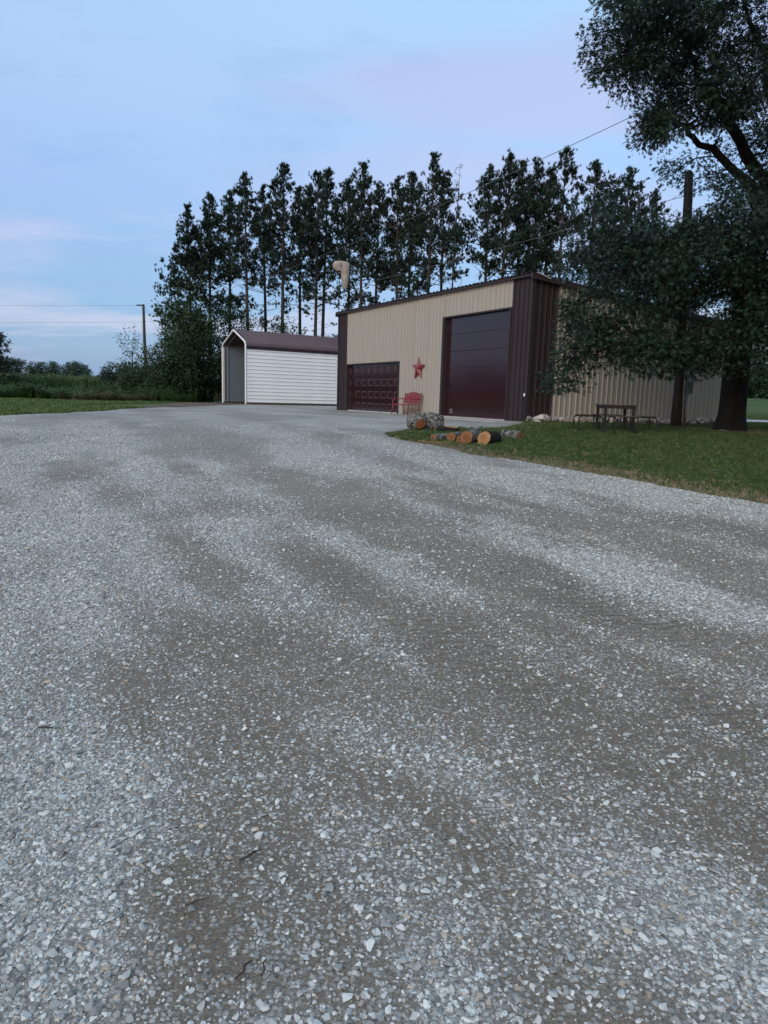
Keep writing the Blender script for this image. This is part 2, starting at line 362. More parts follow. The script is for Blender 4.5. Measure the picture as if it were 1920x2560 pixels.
# ------------------------------------------------------------------ geometry-node scatter for uncountable stuff
def gn_scatter(name, pos, rot, scl, templates):
    """instances of template meshes (list of meshes with materials) on points"""
    n_ = len(pos)
    me = bpy.data.meshes.new(name); me.vertices.add(n_); me.vertices.foreach_set('co', np.asarray(pos, np.float32).ravel())
    for an, arr in (('rot', rot), ('scl', scl)):
        a = me.attributes.new(an, 'FLOAT_VECTOR', 'POINT'); a.data.foreach_set('vector', np.asarray(arr, np.float32).ravel())
    a = me.attributes.new('pick', 'INT', 'POINT'); a.data.foreach_set('value', rng.integers(0, len(templates), n_).astype(np.int32))
    o = bpy.data.objects.new(name, me); COL.objects.link(o)
    g = bpy.data.node_groups.new(name + '_nodes', 'GeometryNodeTree')
    g.interface.new_socket('Geometry', in_out='INPUT', socket_type='NodeSocketGeometry')
    g.interface.new_socket('Geometry', in_out='OUTPUT', socket_type='NodeSocketGeometry')
    gi = g.nodes.new('NodeGroupInput'); go = g.nodes.new('NodeGroupOutput')
    jn = g.nodes.new('GeometryNodeJoinGeometry'); ip = g.nodes.new('GeometryNodeInstanceOnPoints')
    for i, tm in reversed(list(enumerate(templates))):
        to = bpy.data.objects.new('template', tm)
        oi = g.nodes.new('GeometryNodeObjectInfo'); oi.inputs['Object'].default_value = to; oi.inputs['As Instance'].default_value = False
        ti = g.nodes.new('GeometryNodeGeometryToInstance')
        g.links.new(oi.outputs['Geometry'], ti.inputs[0]); g.links.new(ti.outputs[0], jn.inputs[0])
    def attr(nm, ty):
        q = g.nodes.new('GeometryNodeInputNamedAttribute'); q.data_type = ty; q.inputs['Name'].default_value = nm; return q.outputs['Attribute']
    g.links.new(gi.outputs[0], ip.inputs['Points']); g.links.new(jn.outputs[0], ip.inputs['Instance'])
    ip.inputs['Pick Instance'].default_value = True
    g.links.new(attr('pick', 'INT'), ip.inputs['Instance Index'])
    e2r = g.nodes.new('FunctionNodeEulerToRotation'); g.links.new(attr('rot', 'FLOAT_VECTOR'), e2r.inputs[0]); g.links.new(e2r.outputs[0], ip.inputs['Rotation'])
    g.links.new(attr('scl', 'FLOAT_VECTOR'), ip.inputs['Scale'])
    g.links.new(ip.outputs[0], go.inputs[0])
    md = o.modifiers.new('scatter', 'NODES'); md.node_group = g
    return o

# ================================================================== SETTING
# ---- ground sheet
def axis(lo, hi, fine, near0, near1, far):
    a = list(np.arange(near0, near1 + 1e-6, fine)); s = fine; v = near0
    while v > lo: s *= 1.25; v -= min(s, far); a.insert(0, v)
    s = fine; v = near1
    while v < hi: s *= 1.25; v += min(s, far); a.append(v)
    return np.array(a)
gx = axis(-900, 900, .6, -24, 26, 60); gy = axis(-60, 1500, .6, -4, 52, 60)
X, Y = np.meshgrid(gx, gy); Z = T(X, Y)
nx, ny = len(gx), len(gy); idx = np.arange(nx * ny).reshape(ny, nx)
quads = np.stack([idx[:-1, :-1], idx[:-1, 1:], idx[1:, 1:], idx[1:, :-1]], -1).reshape(-1, 4)
ground = link('ground', np_mesh('ground', np.stack([X, Y, Z], -1).reshape(-1, 3), quads), MATS['lawn'], smooth=True)
tag(ground, 'mown green lawn and field ground', kind='structure')

# ---- gravel driveway
W_AX = Vector((0.49271, -0.87019, 0)); N_AX = Vector((0.87019, 0.49271, 0))
BARN0 = Vector((-2.3935, 35.0715, 0)); BL = 13.893; BD = 10.55; BH = 4.54; TH = R(-60.481)
def barn_pt(x, y): p = BARN0 + W_AX * x + N_AX * y; return (p.x, p.y)
lawn_edge = [(9.5, 4.9), (6.9, 7.2), (4.99, 9.14), (4.30, 9.9), (3.80, 10.6), (3.01, 11.63), (2.30, 12.35), (1.61, 13.0), (1.18, 13.68), (0.85, 14.25), (0.45, 14.8), (0.08, 15.4), (-0.05, 15.92),
             (0.10, 16.4), (0.53, 17.1), (1.2, 17.85), (1.87, 18.15), (2.38, 18.05), (2.84, 18.58), (3.16, 18.92), (3.7, 20.0), (4.1, 21.6)]
p_c = barn_pt(BL - .02, .05)
drive_poly = [(-7, -6), (9.5, -6)] + lawn_edge + [p_c, barn_pt(-.2, .05), barn_pt(-.2, 2.6), (-1.2, 40.0), (-3.0, 46.2), (-8.5, 43.2), (-9.0, 40.5), (-9.1, 35), (-9.3, 31.6), (-9.6, 27.3), (-9.0, 22.5), (-9.0, 19.9), (-9.7, 17.9), (-13, 16.2), (-26, 14.5), (-26, -6)]
def densify(poly, step=.35):
    o = []
    for i, a in enumerate(poly):
        b = poly[(i + 1) % len(poly)]; d = math.dist(a, b); k = max(1, int(d / step))
        for j in range(k): o.append((a[0] + (b[0] - a[0]) * j / k, a[1] + (b[1] - a[1]) * j / k))
    return o
def wob(pts, amp=.07, sc_=1.7, seed=5):
    P = np.array(pts); return [(x + amp * (2 * n1 - 1), y + amp * (2 * n2 - 1)) for (x, y), n1, n2 in zip(P, fbm(P[:, 0] * sc_, P[:, 1] * sc_, seed), fbm(P[:, 0] * sc_, P[:, 1] * sc_, seed + 9))]
def inside(poly, x, y):
    x = np.asarray(x); y = np.asarray(y); r = np.zeros(x.shape, bool); P = poly; j = len(P) - 1
    for i in range(len(P)):
        xi, yi = P[i]; xj, yj = P[j]
        if yi != yj:
            r ^= ((yi > y) != (yj > y)) & (x < (xj - xi) * (y - yi) / (yj - yi) + xi)
        j = i
    return r
def stones_density(x, y):
    q = x * .9 + y * .45; s = -.45 * x + .9 * y
    w = .35 * (fbm(s * .35, q * .5, 41) - .5) * 2
    d = .50 + 1.5 * (fbm(q * .9 + 3, s * .28, 11) - .5) + .9 * (fbm(q * 2.6, s * 1.1, 23) - .5)
    qq = q + w
    d = d - .42 * np.exp(-((qq - 2.15) / .30) ** 2) - .36 * np.exp(-((qq - 3.35) / .50) ** 2) - .22 * np.exp(-((qq - 5.5) / .3) ** 2) - .25 * np.exp(-((qq - 6.9) / .35) ** 2) - .2 * np.exp(-((qq + 1.2) / .3) ** 2)
    d = d + .28 * np.exp(-((qq - .15) / .5) ** 2 - ((s - 2.0) / 1.2) ** 2) + .22 * np.exp(-((qq - 1.6) / .25) ** 2) + .15 * np.exp(-((qq - 4.5) / .3) ** 2)
    return np.clip((d - .42) * 1.6 + .44, .20, 1) * (1 - .55 * ripple_mask(x, y))
def ripple_mask(x, y):
    """where tyres have left a washboard in the dirt tracks"""
    q = x * .9 + y * .45; s = -.45 * x + .9 * y
    w = .35 * (fbm(s * .35, q * .5, 41) - .5) * 2; qq = q + w
    m_ = np.exp(-((qq - 2.15) / .30) ** 2) * np.exp(-((s - 4.2) / 1.5) ** 2) + np.exp(-((qq - 3.7) / .42) ** 2) * np.exp(-((s - 3.6) / 1.0) ** 2) + .7 * np.exp(-((qq - 2.9) / .35) ** 2) * np.exp(-((s - 2.3) / .5) ** 2) + .7 * np.exp(-((qq - 6.6) / .4) ** 2) * np.exp(-((s - 5.0) / 2.5) ** 2)
    return np.clip(m_ * (.35 + 1.1 * sm((fbm(q * 2.2 + 9, s * 1.2, 77) - .35) / .25)), 0, 1)
def ripple(x, y): return -.006 * ripple_mask(x, y)
def sheet(name, poly, off, material, grids, parent=None, extra=None):
    """flat sheet draped on the terrain; grids = [(x0,x1,y0,y1,step)]"""
    bd = densify(poly); pts = list(bd)
    for i, (x0, x1, y0, y1, st) in enumerate(grids):
        xs, ys = np.meshgrid(np.arange(x0, x1, st), np.arange(y0, y1, st)); xs = xs.ravel() + (rng.random(xs.size) - .5) * st * .3; ys = ys.ravel() + (rng.random(ys.size) - .5) * st * .3
        k = inside(bd, xs, ys)
        for (a0, a1, b0, b1, _) in grids[:i]: k &= ~((xs > a0) & (xs < a1) & (ys > b0) & (ys < b1))
        pts += list(zip(xs[k], ys[k]))
    nb = len(bd)
    res = delaunay_2d_cdt([Vector(p) for p in pts], [(i, (i + 1) % nb) for i in range(nb)], [], 1, 1e-5)
    V = np.array([(v.x, v.y) for v in res[0]]); Fc = np.array(res[2])
    z = T(V[:, 0], V[:, 1]) + off
    if extra is not None: z = z + extra(V[:, 0], V[:, 1])
    me = np_mesh(name, np.column_stack([V, z]), Fc)
    bm = bmesh.new(); bm.from_mesh(me); bmesh.ops.recalc_face_normals(bm, faces=bm.faces)
    if sum(f.normal.z for f in bm.faces) < 0: bmesh.ops.reverse_faces(bm, faces=bm.faces)
    bm.to_mesh(me); bm.free()
    return link(name, me, material, parent, smooth=True), V
drive_poly = wob(densify(drive_poly, .14), .15, 2.6)
DR, VD = sheet('driveway', drive_poly, .014, MATS['gravel'], [(-2.4, 3.2, 1.2, 7.2, .06), (-5, 6, 0.5, 12, .12), (-26, 10, -6, 47, .5)], extra=lambda x, y: ripple(x, y) + .012 * (fbm(x * 1.3, y * 1.3, 3) - .5))
a_ = DR.data.attributes.new('stones', 'FLOAT', 'POINT'); a_.data.foreach_set('value', np.clip(stones_density(VD[:, 0], VD[:, 1]) * 1.0 + .38 * sm((VD[:, 1] - 5) / 11), 0, 1).astype(np.float32))
a_ = DR.data.attributes.new('ripples', 'FLOAT', 'POINT'); a_.data.foreach_set('value', ripple_mask(VD[:, 0], VD[:, 1]).astype(np.float32))
tag(DR, 'pale grey crushed stone driveway', kind='structure')

# ---- dirt pad by the carport, concrete, path
DP, _ = sheet('dirt_pad', wob(densify([(-9.0, 36), (-9.6, 29.2), (-10.3, 28.6), (-11.3, 35.5), (-12.6, 44.5), (-10.9, 46.8), (-8.0, 43.8)], .4), .2), .022, MATS['soil'], [(-13, -7, 28, 47, .5)])
tag(DP, 'bare brown dirt patch', kind='structure')
PT, _ = sheet('concrete_path', wob([(14.5, 32.6), (45, 32.0), (45, 37.6), (17.5, 38.4)], .05), .05, MATS['drive_pale'], [(14, 45, 32, 39, 1.5)])
tag(PT, 'pale concrete drive across the far lawn', kind='structure')

# ---- stones lying on the driveway
def hull_mesh(seed, n=13, flat=.6, mats=()):
    r = random.Random(seed); bm = bmesh.new()
    sx, sy, sz = r.uniform(.85, 1.35), r.uniform(.6, 1.0), r.uniform(flat * .75, flat * 1.2)
    for _ in range(n):
        v = Vector((r.gauss(0, 1), r.gauss(0, 1), r.gauss(0, 1))).normalized()
        k = max(abs(v.x), abs(v.y), abs(v.z)); v = v / (k ** .55)
        bm.verts.new((v.x * sx, v.y * sy, v.z * sz))
    h = bmesh.ops.convex_hull(bm, input=bm.verts)
    bmesh.ops.delete(bm, geom=[g for g in h['geom_interior'] if isinstance(g, bmesh.types.BMVert)], context='VERTS')
    bmesh.ops.recalc_face_normals(bm, faces=bm.faces)
    me = bpy.data.meshes.new('stone'); bm.to_mesh(me); bm.free()
    for m in mats: me.materials.append(m)
    return me
ST = [hull_mesh(i, 11 + i % 4, .55, [MATS['stone_warm' if i % 5 == 4 else 'stone']]) for i in range(14)]
def stones():
    P = []; S = []
    for y0, y1, dens, s0, sg in ((.7, 2.6, 9500, .0062, .38), (.7, 2.6, 14000, .0031, .3), (2.6, 4.5, 9500, .0062, .38), (2.6, 4.5, 9000, .0036, .3), (4.5, 7.5, 7000, .0066, .38), (7.5, 11.5, 3000, .0078, .36), (11.5, 17, 800, .010, .35)):
        x1 = .62 * y1 + .8; n_ = int(2 * x1 * (y1 - y0) * dens)
        x = rng.uniform(-x1, x1, n_); y = rng.uniform(y0, y1, n_)
        k = (np.abs(x) < .60 * y + .7) & (rng.random(n_) < stones_density(x, y) ** 1.35) & inside(drive_poly, x, y)
        x = x[k]; y = y[k]; s = s0 * np.exp(sg * rng.standard_normal(len(x))); s = np.clip(s, .0022, .0165)
        P.append(np.column_stack([x, y, T(x, y) + .012 + ripple(x, y) + .012 * (fbm(x * 1.3, y * 1.3, 3) - .5) + s * rng.uniform(-.05, .42, len(x))])); S.append(s)
    P = np.concatenate(P); S = np.concatenate(S)
    rot = np.column_stack([rng.normal(0, .28, len(P)), rng.normal(0, .28, len(P)), rng.uniform(0, 6.28, len(P))])
    o = gn_scatter('gravel_stones', P, rot, np.column_stack([S, S, S]), ST)
    tag(o, 'loose crushed stones scattered over the driveway', 'gravel', kind='stuff')
stones()

# ---- grass
def tuft(seed, n=9, h=.06, spread=.03, w=.004, lean=.5, mats=None):
    r = random.Random(seed); m = MB()
    for _ in range(n):
        a = r.uniform(0, 6.283); d = spread * math.sqrt(r.random()); x, y = d * math.cos(a + 1), d * math.sin(a + 1)
        hh = h * r.uniform(.55, 1.15); l = lean * hh * r.uniform(.2, 1); ux, uy = math.cos(a), math.sin(a); px, py = -uy * w, ux * w
        m.add([(x - px, y - py, -.01), (x + px, y + py, -.01), (x + ux * l * .4 + px * .8, y + uy * l * .4 + py * .8, hh * .6), (x + ux * l * .4 - px * .8, y + uy * l * .4 - py * .8, hh * .6), (x + ux * l, y + uy * l, hh)],
              [(0, 1, 2, 3), (3, 2, 4)])
    me = m.mesh('tuft'); me.materials.append(mats); return me
def edge_dist(x, y, line):
    d = np.full(len(x), 1e9)
    for (ax, ay), (bx, by) in zip(line[:-1], line[1:]):
        vx, vy = bx - ax, by - ay; t = np.clip(((x - ax) * vx + (y - ay) * vy) / (vx * vx + vy * vy), 0, 1)
        d = np.minimum(d, np.hypot(x - ax - t * vx, y - ay - t * vy))
    return d
dpn = drive_poly
barn_fp = [barn_pt(0, -.1), barn_pt(BL + .75, -.1), barn_pt(BL + .75, BD + .2), barn_pt(0, BD + .2)]
def grass():
    P = []; D = []; bands = ((5, 9.5, 900, 1.0), (9.5, 13, 640, 1.05), (13, 17, 430, 1.15), (17, 24, 230, 1.35), (24, 46, 70, .95))
    S = []
    for y0, y1, dn, s0 in bands:
        x0, x1 = -.3, .62 * y1 + 1.5; n_ = int((x1 - x0) * (y1 - y0) * dn)
        x = rng.uniform(x0, x1, n_); y = rng.uniform(y0, y1, n_)
        k = ~inside(dpn, x, y) & (x < .6 * y + 1.2) & ~inside(barn_fp, x, y)
        k &= rng.random(n_) < .45 + .9 * fbm(x * .9, y * .9, 61)
        x = x[k]; y = y[k]; P.append(np.column_stack([x, y, T(x, y)])); S.append(s0 * rng.uniform(.7, 1.25, len(x)))
    P = np.concatenate(P); S = np.concatenate(S)
    ed = edge_dist(P[:, 0], P[:, 1], lawn_edge)
    wear = np.exp(-(ed / (.30 + .75 * fbm(P[:, 0] * .6, P[:, 1] * .6, 91))) ** 2) * np.where(P[:, 1] < 14.5, 1, .35)
    trunkd = np.hypot(P[:, 0] - 9.6, P[:, 1] - 19.96)
    dry = (rng.random(len(P)) < .85 * wear + .13) | ((trunkd < 1.3) & (rng.random(len(P)) < .6))
    keep = rng.random(len(P)) > .45 * wear
    S = S * (1 - .35 * wear)
    for nm, k, tm, lb in (('lawn_grass', ~dry & keep, [tuft(i, 10, .058, .035, .0042, .6, MATS['grass']) for i in range(6)], 'short green lawn grass between the driveway and the metal building'),
                          ('dry_grass', dry & keep, [tuft(20 + i, 8, .045, .04, .004, 1.3, MATS['dry_grass']) for i in range(4)], 'dry straw coloured grass along the driveway edge')):
        p = P[k]; s = S[k]
        rot = np.column_stack([rng.normal(0, .12, len(p)), rng.normal(0, .12, len(p)), rng.uniform(0, 6.28, len(p))])
        tag(gn_scatter(nm, p, rot, np.column_stack([s * 1.1, s * 1.1, s]), tm), lb, 'grass', kind='stuff')
    # left lawn beyond the drive
    n_ = 42000; x = rng.uniform(-32, -8.5, n_); y = rng.uniform(14.5, 45, n_)
    k = ~inside(dpn, x, y) & (x > -.62 * y - 1.5) & ~((x > -12.7) & (y > 28.5) & (y < 46))
    x = x[k]; y = y[k]; p = np.column_stack([x, y, T(x, y)]); s = rng.uniform(1.2, 2.0, len(x))
    rot = np.column_stack([rng.normal(0, .12, len(p)), rng.normal(0, .12, len(p)), rng.uniform(0, 6.28, len(p))])
    tag(gn_scatter('lawn_grass', p, rot, np.column_stack([s * 1.5, s * 1.5, s * .8]), [tuft(50 + i, 10, .05, .05, .006, .7, MATS['grass_light']) for i in range(4)]), 'mown green grass on the left beyond the driveway', 'grass', kind='stuff')
grass()

# ================================================================== BUILDING
# (ribbed steel panels: profile along local x, outward is local -y)
PITCH_RIB = 0.2286
def rib_profile(w, first=PITCH_RIB / 2, step=PITCH_RIB, h=.04):
    pts = [(0, 0)]; c = first
    while c < w - .03:
        pts += [(c - .024, 0), (c - .013, -h), (c + .013, -h), (c + .024, 0)]; c += step
    pts.append((w, 0)); return pts
def rib_panel(w, z0, ztop0, ztop1=None, base_y=0.0):
    """vertical ribbed sheet from x=0..w, z0 to ztop (may slant)"""
    if ztop1 is None: ztop1 = ztop0
    m = MB(); pr = rib_profile(w); vs = []
    for x, y in pr: vs += [(x, y + base_y, z0), (x, y + base_y, ztop0 + (ztop1 - ztop0) * x / w)]
    m.add(vs, [(2 * i, 2 * i + 2, 2 * i + 3, 2 * i + 1) for i in range(len(pr) - 1)])
    return m
SLOPE = 0.083
def barn():
    root = empty('pole_barn', (BARN0.x, BARN0.y, PAD), TH)
    tag(root, 'tan and dark brown ribbed metal pole building with two maroon garage doors', 'building')
    D7, D12 = 2.134, 3.644; A, B, C, D = .8815, 5.804, 8.992, 12.928
    TAN, BRN = MATS['tan_steel'], MATS['brown_steel']
    cache = {}
    def panel(x, w, z0, zt0, zt1, m, face):
        key = (round(w, 3), round(z0, 3), round(zt0, 3), round(zt1, 3), m.name)
        if key not in cache:
            cache[key] = rib_panel(w, z0, zt0, zt1).mesh('siding_panel'); cache[key].materials.append(m)
        o = bpy.data.objects.new('siding_panel', cache[key]); COL.objects.link(o); o.parent = root
        if face == 'front': o.location = (x, 0, 0)
        elif face == 'right': o.location = (BL, x, 0); o.rotation_euler = (0, 0, R(90))
        elif face == 'left': o.location = (0, x, 0); o.rotation_euler = (0, 0, R(-90))
        else: o.location = (x, BD, 0); o.rotation_euler = (0, 0, R(180))
    def run(x0, x1, z0, m, face='front', top=lambda x: (BH, BH)):
        n_ = max(1, round((x1 - x0) / .9144)); w = (x1 - x0) / n_
        for i in range(n_):
            a = x0 + i * w
            if face in ('front', 'right'): t = top(a), top(a + w); panel(a, w, z0, t[0][0], t[1][0], m, face)
            else: t = top(a + w), top(a); panel(a + w, w, z0, t[0][0], t[1][0], m, face)
    # front
    run(.0, A, .0, BRN); run(A, B, D7, TAN); run(B, C, .0, TAN); run(C, D, D12, TAN); run(D, BL, .0, BRN)
    st = lambda y: (BH - SLOPE * y, 0)
    run(0, 1.07, .06, BRN, 'right', st); run(1.07, 9.6, .06, TAN, 'right', st); run(9.6, BD, .06, BRN, 'right', st)
    run(0, BD, .06, BRN if False else TAN, 'left', st); run(0, BL, .06, TAN, 'back', lambda x: (BH - SLOPE * BD, 0))
    # added unseen interior liner that keeps the light out
    m = MB(); e_ = .16; m.box(e_, BL - e_, .32, BD - e_, .02, BH - SLOPE * BD - .1); m.build('liner', MATS['bed'], root)
    m = MB(); m.box(-.02, BL + .02, .03, BD + .02, -.35, .058); m.build('foundation', MATS['concrete'], root)
    # corner and edge trims
    for (x, sg) in ((0, 1), (BL, -1)):
        m = MB(); xo = x - .052 * sg; xi = x + .07 * sg; xm = x - .046 * sg
        q = [(xi, -.046), (xi, -.052), (xo, -.052), (xo, .09), (xm, .09), (xm, -.046)]
        if sg < 0: q = q[::-1]
        m.add([(px, py, z) for z in (.02, BH - .02) for px, py in q], [(k, (k + 1) % 6, 6 + (k + 1) % 6, 6 + k) for k in range(6)])
        m.build('corner_trim', BRN, root)
    m = MB(); m.box(BL + .004, BL + .04, .1, BD, .035, .075); m.build('base_trim', BRN, root)
    # roof: thin ribbed sheet, eave and rake trims
    m = MB(); pr = rib_profile(BL + .3, step=.2286); y0, y1 = -.16, BD + .15
    vs = []
    for x, h in pr:
        for y in (y0, y1): vs.append((x - .15, y, BH + .075 - SLOPE * y - h * 1.0))
    m.add(vs, [(2 * i, 2 * i + 2, 2 * i + 3, 2 * i + 1) for i in range(len(pr) - 1)])
    rf = m.build('roof', MATS['roof_brown'], root)
    m = MB(); m.box(-.13, BL + .13, -.135, -.055, BH - .01, BH + .062); m.build('eave_trim', BRN, rf)
    for xs in (-.15, BL + .055):
        m = MB()
        def zt(y): return BH + .064 - SLOPE * y
        vs = []
        for y in (-.155, BD + .14):
            for x in (xs, xs + .095):
                for z in (zt(y) - .17, zt(y)): vs.append((x, y, z))
        m.add(vs, [(0, 1, 3, 2), (4, 6, 7, 5), (0, 4, 5, 1), (2, 3, 7, 6), (1, 5, 7, 3), (0, 2, 6, 4)])
        m.build('rake_trim', BRN, rf)
    m = MB(); m.add([(BL + .14, .02, BH + .10), (BL + .175, .02, BH + .115), (BL + .20, .55, BH - .035), (BL + .14, .55, BH - .045), (BL + .14, .02, BH + .085), (BL + .175, .02, BH + .10), (BL + .20, .55, BH - .05), (BL + .14, .55, BH - .06)],
                    [(0, 1, 2, 3), (7, 6, 5, 4), (0, 4, 5, 1), (1, 5, 6, 2), (2, 6, 7, 3), (3, 7, 4, 0)])
    tag(m.build('flashing', MATS['white_paint'], rf), 'loose white strip of flashing at the roof corner')
    # door reveals
    for (x0, x1, h) in ((A, B, D7), (C, D, D12)):
        m = MB(); t = .10
        m.box(x0 - .03, x0 + t, -.047, .24, 0, h); m.box(x1 - t * .35, x1 + .03, -.047, .24, 0, h); m.box(x0 - .03, x1 + .03, -.048, .24, h, h + .05)
        m.build('door_frame', BRN, root)
    # small sectional door: rails and stiles with sunken panels
    gd_y = .12; x0, x1 = A + .10, B - .036; nC, nR = 8, 4; sh = D7 / nR; cw = (x1 - x0) / nC
    m = MB(); mx_, mz = .075, .11
    for r_ in range(nR):
        z0, z1 = r_ * sh + .004, (r_ + 1) * sh - .004
        def q(a, b, c, d): m.add([(a, gd_y, c), (b, gd_y, c), (b, gd_y, d), (a, gd_y, d)], [(0, 1, 2, 3)])
        q(x0, x1, z0, z0 + mz); q(x0, x1, z1 - mz, z1)
        q(x0, x0 + mx_, z0 + mz, z1 - mz); q(x1 - mx_, x1, z0 + mz, z1 - mz)
        for c in range(1, nC): q(x0 + c * cw - mx_, x0 + c * cw + mx_, z0 + mz, z1 - mz)
        m.add([(x0, gd_y, z1), (x1, gd_y, z1), (x1, gd_y + .03, z1 + .004), (x0, gd_y + .03, z1 + .004)], [(0, 1, 2, 3)])
        m.add([(x0, gd_y + .03, z0 - .004), (x1, gd_y + .03, z0 - .004), (x1, gd_y, z0), (x0, gd_y, z0)], [(0, 1, 2, 3)])
    gd = m.build('garage_door', MATS['maroon'], root); tag(gd, 'wide low maroon garage door with sunken rectangular panels')
    m = MB(); w_, h_ = cw - 2 * mx_, sh - .008 - 2 * mz
    def ring(i0, y0_, i1, y1_):
        a = [(i0, y0_, i0), (w_ - i0, y0_, i0), (w_ - i0, y0_, h_ - i0), (i0, y0_, h_ - i0), (i1, y1_, i1), (w_ - i1, y1_, i1), (w_ - i1, y1_, h_ - i1), (i1, y1_, h_ - i1)]
        m.add(a, [(0, 1, 5, 4), (1, 2, 6, 5), (2, 3, 7, 6), (3, 0, 4, 7)])
    ring(0, 0, .024, .018); ring(.024, .018, .045, .006)
    i = .045; m.add([(i, .006, i), (w_ - i, .006, i), (w_ - i, .006, h_ - i), (i, .006, h_ - i)], [(0, 1, 2, 3)])
    pm = m.mesh('door_panel'); pm.materials.append(MATS['maroon'])
    for r_ in range(nR):
        for c in range(nC):
            o = bpy.data.objects.new('door_panel', pm); COL.objects.link(o); o.parent = gd
            o.location = (x0 + c * cw + mx_, gd_y, r_ * sh + .004 + mz)
    # tall door: six flush sections
    x0, x1 = C + .10, D - .036; sh = D12 / 6
    m = MB(); m.box(x0, x1, .17, .2, 0, D12); big = m.build('overhead_door', MATS['maroon_trim'], root); tag(big, 'tall flush maroon overhead door of six sections')
    m = MB(); m.box(0, x1 - x0, 0, .04, .004, sh - .004)
    for k in range(1, 6): pass
    secm = m.mesh('door_section'); secm.materials.append(MATS['maroon'])
    for k in range(6):
        o = bpy.data.objects.new('door_section', secm); COL.objects.link(o); o.parent = big; o.location = (x0, .125, k * sh)
        md = o.modifiers.new('bevel', 'BEVEL'); md.width = .007; md.segments = 2
    m = MB(); cx, cz = 9.53, .25
    m.box(cx - .075, cx + .075, .108, .1235, cz - .075, cz - .045); m.box(cx - .075, cx + .075, .108, .1235, cz + .045, cz + .075); m.box(cx - .075, cx - .045, .108, .1235, cz - .045, cz + .045); m.box(cx + .045, cx + .075, .108, .1235, cz - .045, cz + .045)
    tag(m.build('lift_handle', MATS['galv'], big), 'small square pale metal frame low on the tall door')
    m = MB(); m.box(x0, x1, .105, .165, -.004, .022); m.build('threshold', MATS['white_paint'], big)
    # thin standpipe with a white cap at the front corner
    m = MB(); m.tube([(BL + .01, -.10, -.05), (BL + .01, -.10, .86)], .016, 8); pp = m.build('standpipe', MATS['black_metal'], root)
    m = MB(); m.tube([(BL + .01, -.10, .84), (BL + .01, -.10, .93)], .03, 8); m.build('pipe_cap', MATS['white_paint'], pp)
    # concrete apron
    m = MB(); 
    ap = empty('concrete_apron', (BARN0.x, BARN0.y, PAD), TH); tag(ap, 'low concrete apron slab before the tall door', kind='structure')
    m.add([(8.75, -.031, .03), (8.75, -1.05, .035), (BL + .05, -1.25, .035), (BL + .05, -.031, .03), (8.75, -.031, -.3), (8.75, -1.05, -.3), (BL + .05, -1.25, -.3), (BL + .05, -.031, -.3)],
          [(0, 1, 2, 3), (1, 0, 4, 5), (2, 1, 5, 6), (3, 2, 6, 7), (0, 3, 7, 4)])
    m.build('slab', MATS['concrete'], ap)
barn()

def wall_star():
    root_l = BARN0 + W_AX * 7.41 + N_AX * (-.065)
    m = MB(); n_ = 5; vs = [(0, -.13, 0), (0, .02, 0)]
    for i in range(10):
        a = math.pi / 2 + i * math.pi / 5; r_ = .50 if i % 2 == 0 else .205
        vs.append((r_ * math.cos(a), 0, r_ * math.sin(a)))
    fs = []
    for i in range(10): fs += [(0, 2 + (i + 1) % 10, 2 + i), (1, 2 + i, 2 + (i + 1) % 10)]
    m.add(vs, fs); o = m.build('metal_star', MATS['star_red'])
    o.location = (root_l.x, root_l.y, PAD + 1.84); o.rotation_euler = (R(0), 0, TH)
    tag(o, 'dark red five pointed metal star hung on the tan wall', 'star')
wall_star()

def arc(c, r_, a0, a1, n_, f):
    return [f(c[0] + r_ * math.cos(a0 + (a1 - a0) * i / n_), c[1] + r_ * math.sin(a0 + (a1 - a0) * i / n_)) for i in range(n_ + 1)]
def bench():
    p = BARN0 + W_AX * 6.60 + N_AX * (-.16)
    b = empty('garden_bench', (p.x, p.y, PAD + .01), TH); tag(b, 'red metal garden bench with patterned back against the tan wall', 'bench')
    w = 1.22; RM = MATS['red_metal']
    for x in (0, w):
        m = MB(); m.tube([(x, -.02, 0), (x, -.07, .42), (x, -.03, .60), (x, .04, .88)], .021, 8); m.build('leg', RM, b, True)
        m = MB(); m.tube([(x, -.60, 0), (x, -.56, .25), (x, -.55, .42), (x, -.555, .56), (x, -.52, .62), (x, -.45, .645), (x, -.2, .645), (x, -.04, .63)], .021, 8); m.build('armrest', RM, b, True)
        m = MB(); m.tube([(x, -.07, .40), (x, -.555, .41)], .016, 6); m.build('side_rail', RM, b, True)
    m = MB()
    for i in range(9):
        y = -.09 - i * .055; m.box(.0, w, y - .021, y + .021, .412, .424)
    m.box(0, w, -.575, -.545, .385, .43); m.build('seat', RM, b)
    # back: curved top frame and scroll lattice
    m = MB()
    def bk(x, z): return (x, -.05 + (z - .5) * .24, z)
    top = [bk(x, .80 + .10 * math.sin(math.pi * x / w)) for x in np.linspace(0, w, 13)]
    m.tube(top, .02, 8); m.tube([bk(0, .50), bk(w, .50)], .018, 8); bf = m.build('backrest', RM, b, True)
    for k in range(7):
        m = MB(); cx = .10 + k * (w - .2) / 6
        zt = .79 + .10 * math.sin(math.pi * cx / w); cz = (zt + .51) / 2; rz = (zt - .51) / 2
        m.tube([bk(cx + .085 * math.cos(t), cz + rz * math.sin(t)) for t in np.linspace(0, 2 * math.pi, 17)[:-1]], .013, 5, closed=True)
        m.tube([bk(cx + .05 * math.cos(t), cz + rz * .55 * math.sin(t)) for t in np.linspace(0, 2 * math.pi, 13)[:-1]], .012, 5, closed=True)
        m.tube([bk(cx - .08, .51), bk(cx, cz), bk(cx + .08, zt)], .011, 5); m.tube([bk(cx + .08, .51), bk(cx, cz), bk(cx - .08, zt)], .011, 5)
        m.build('scrollwork', RM, bf)
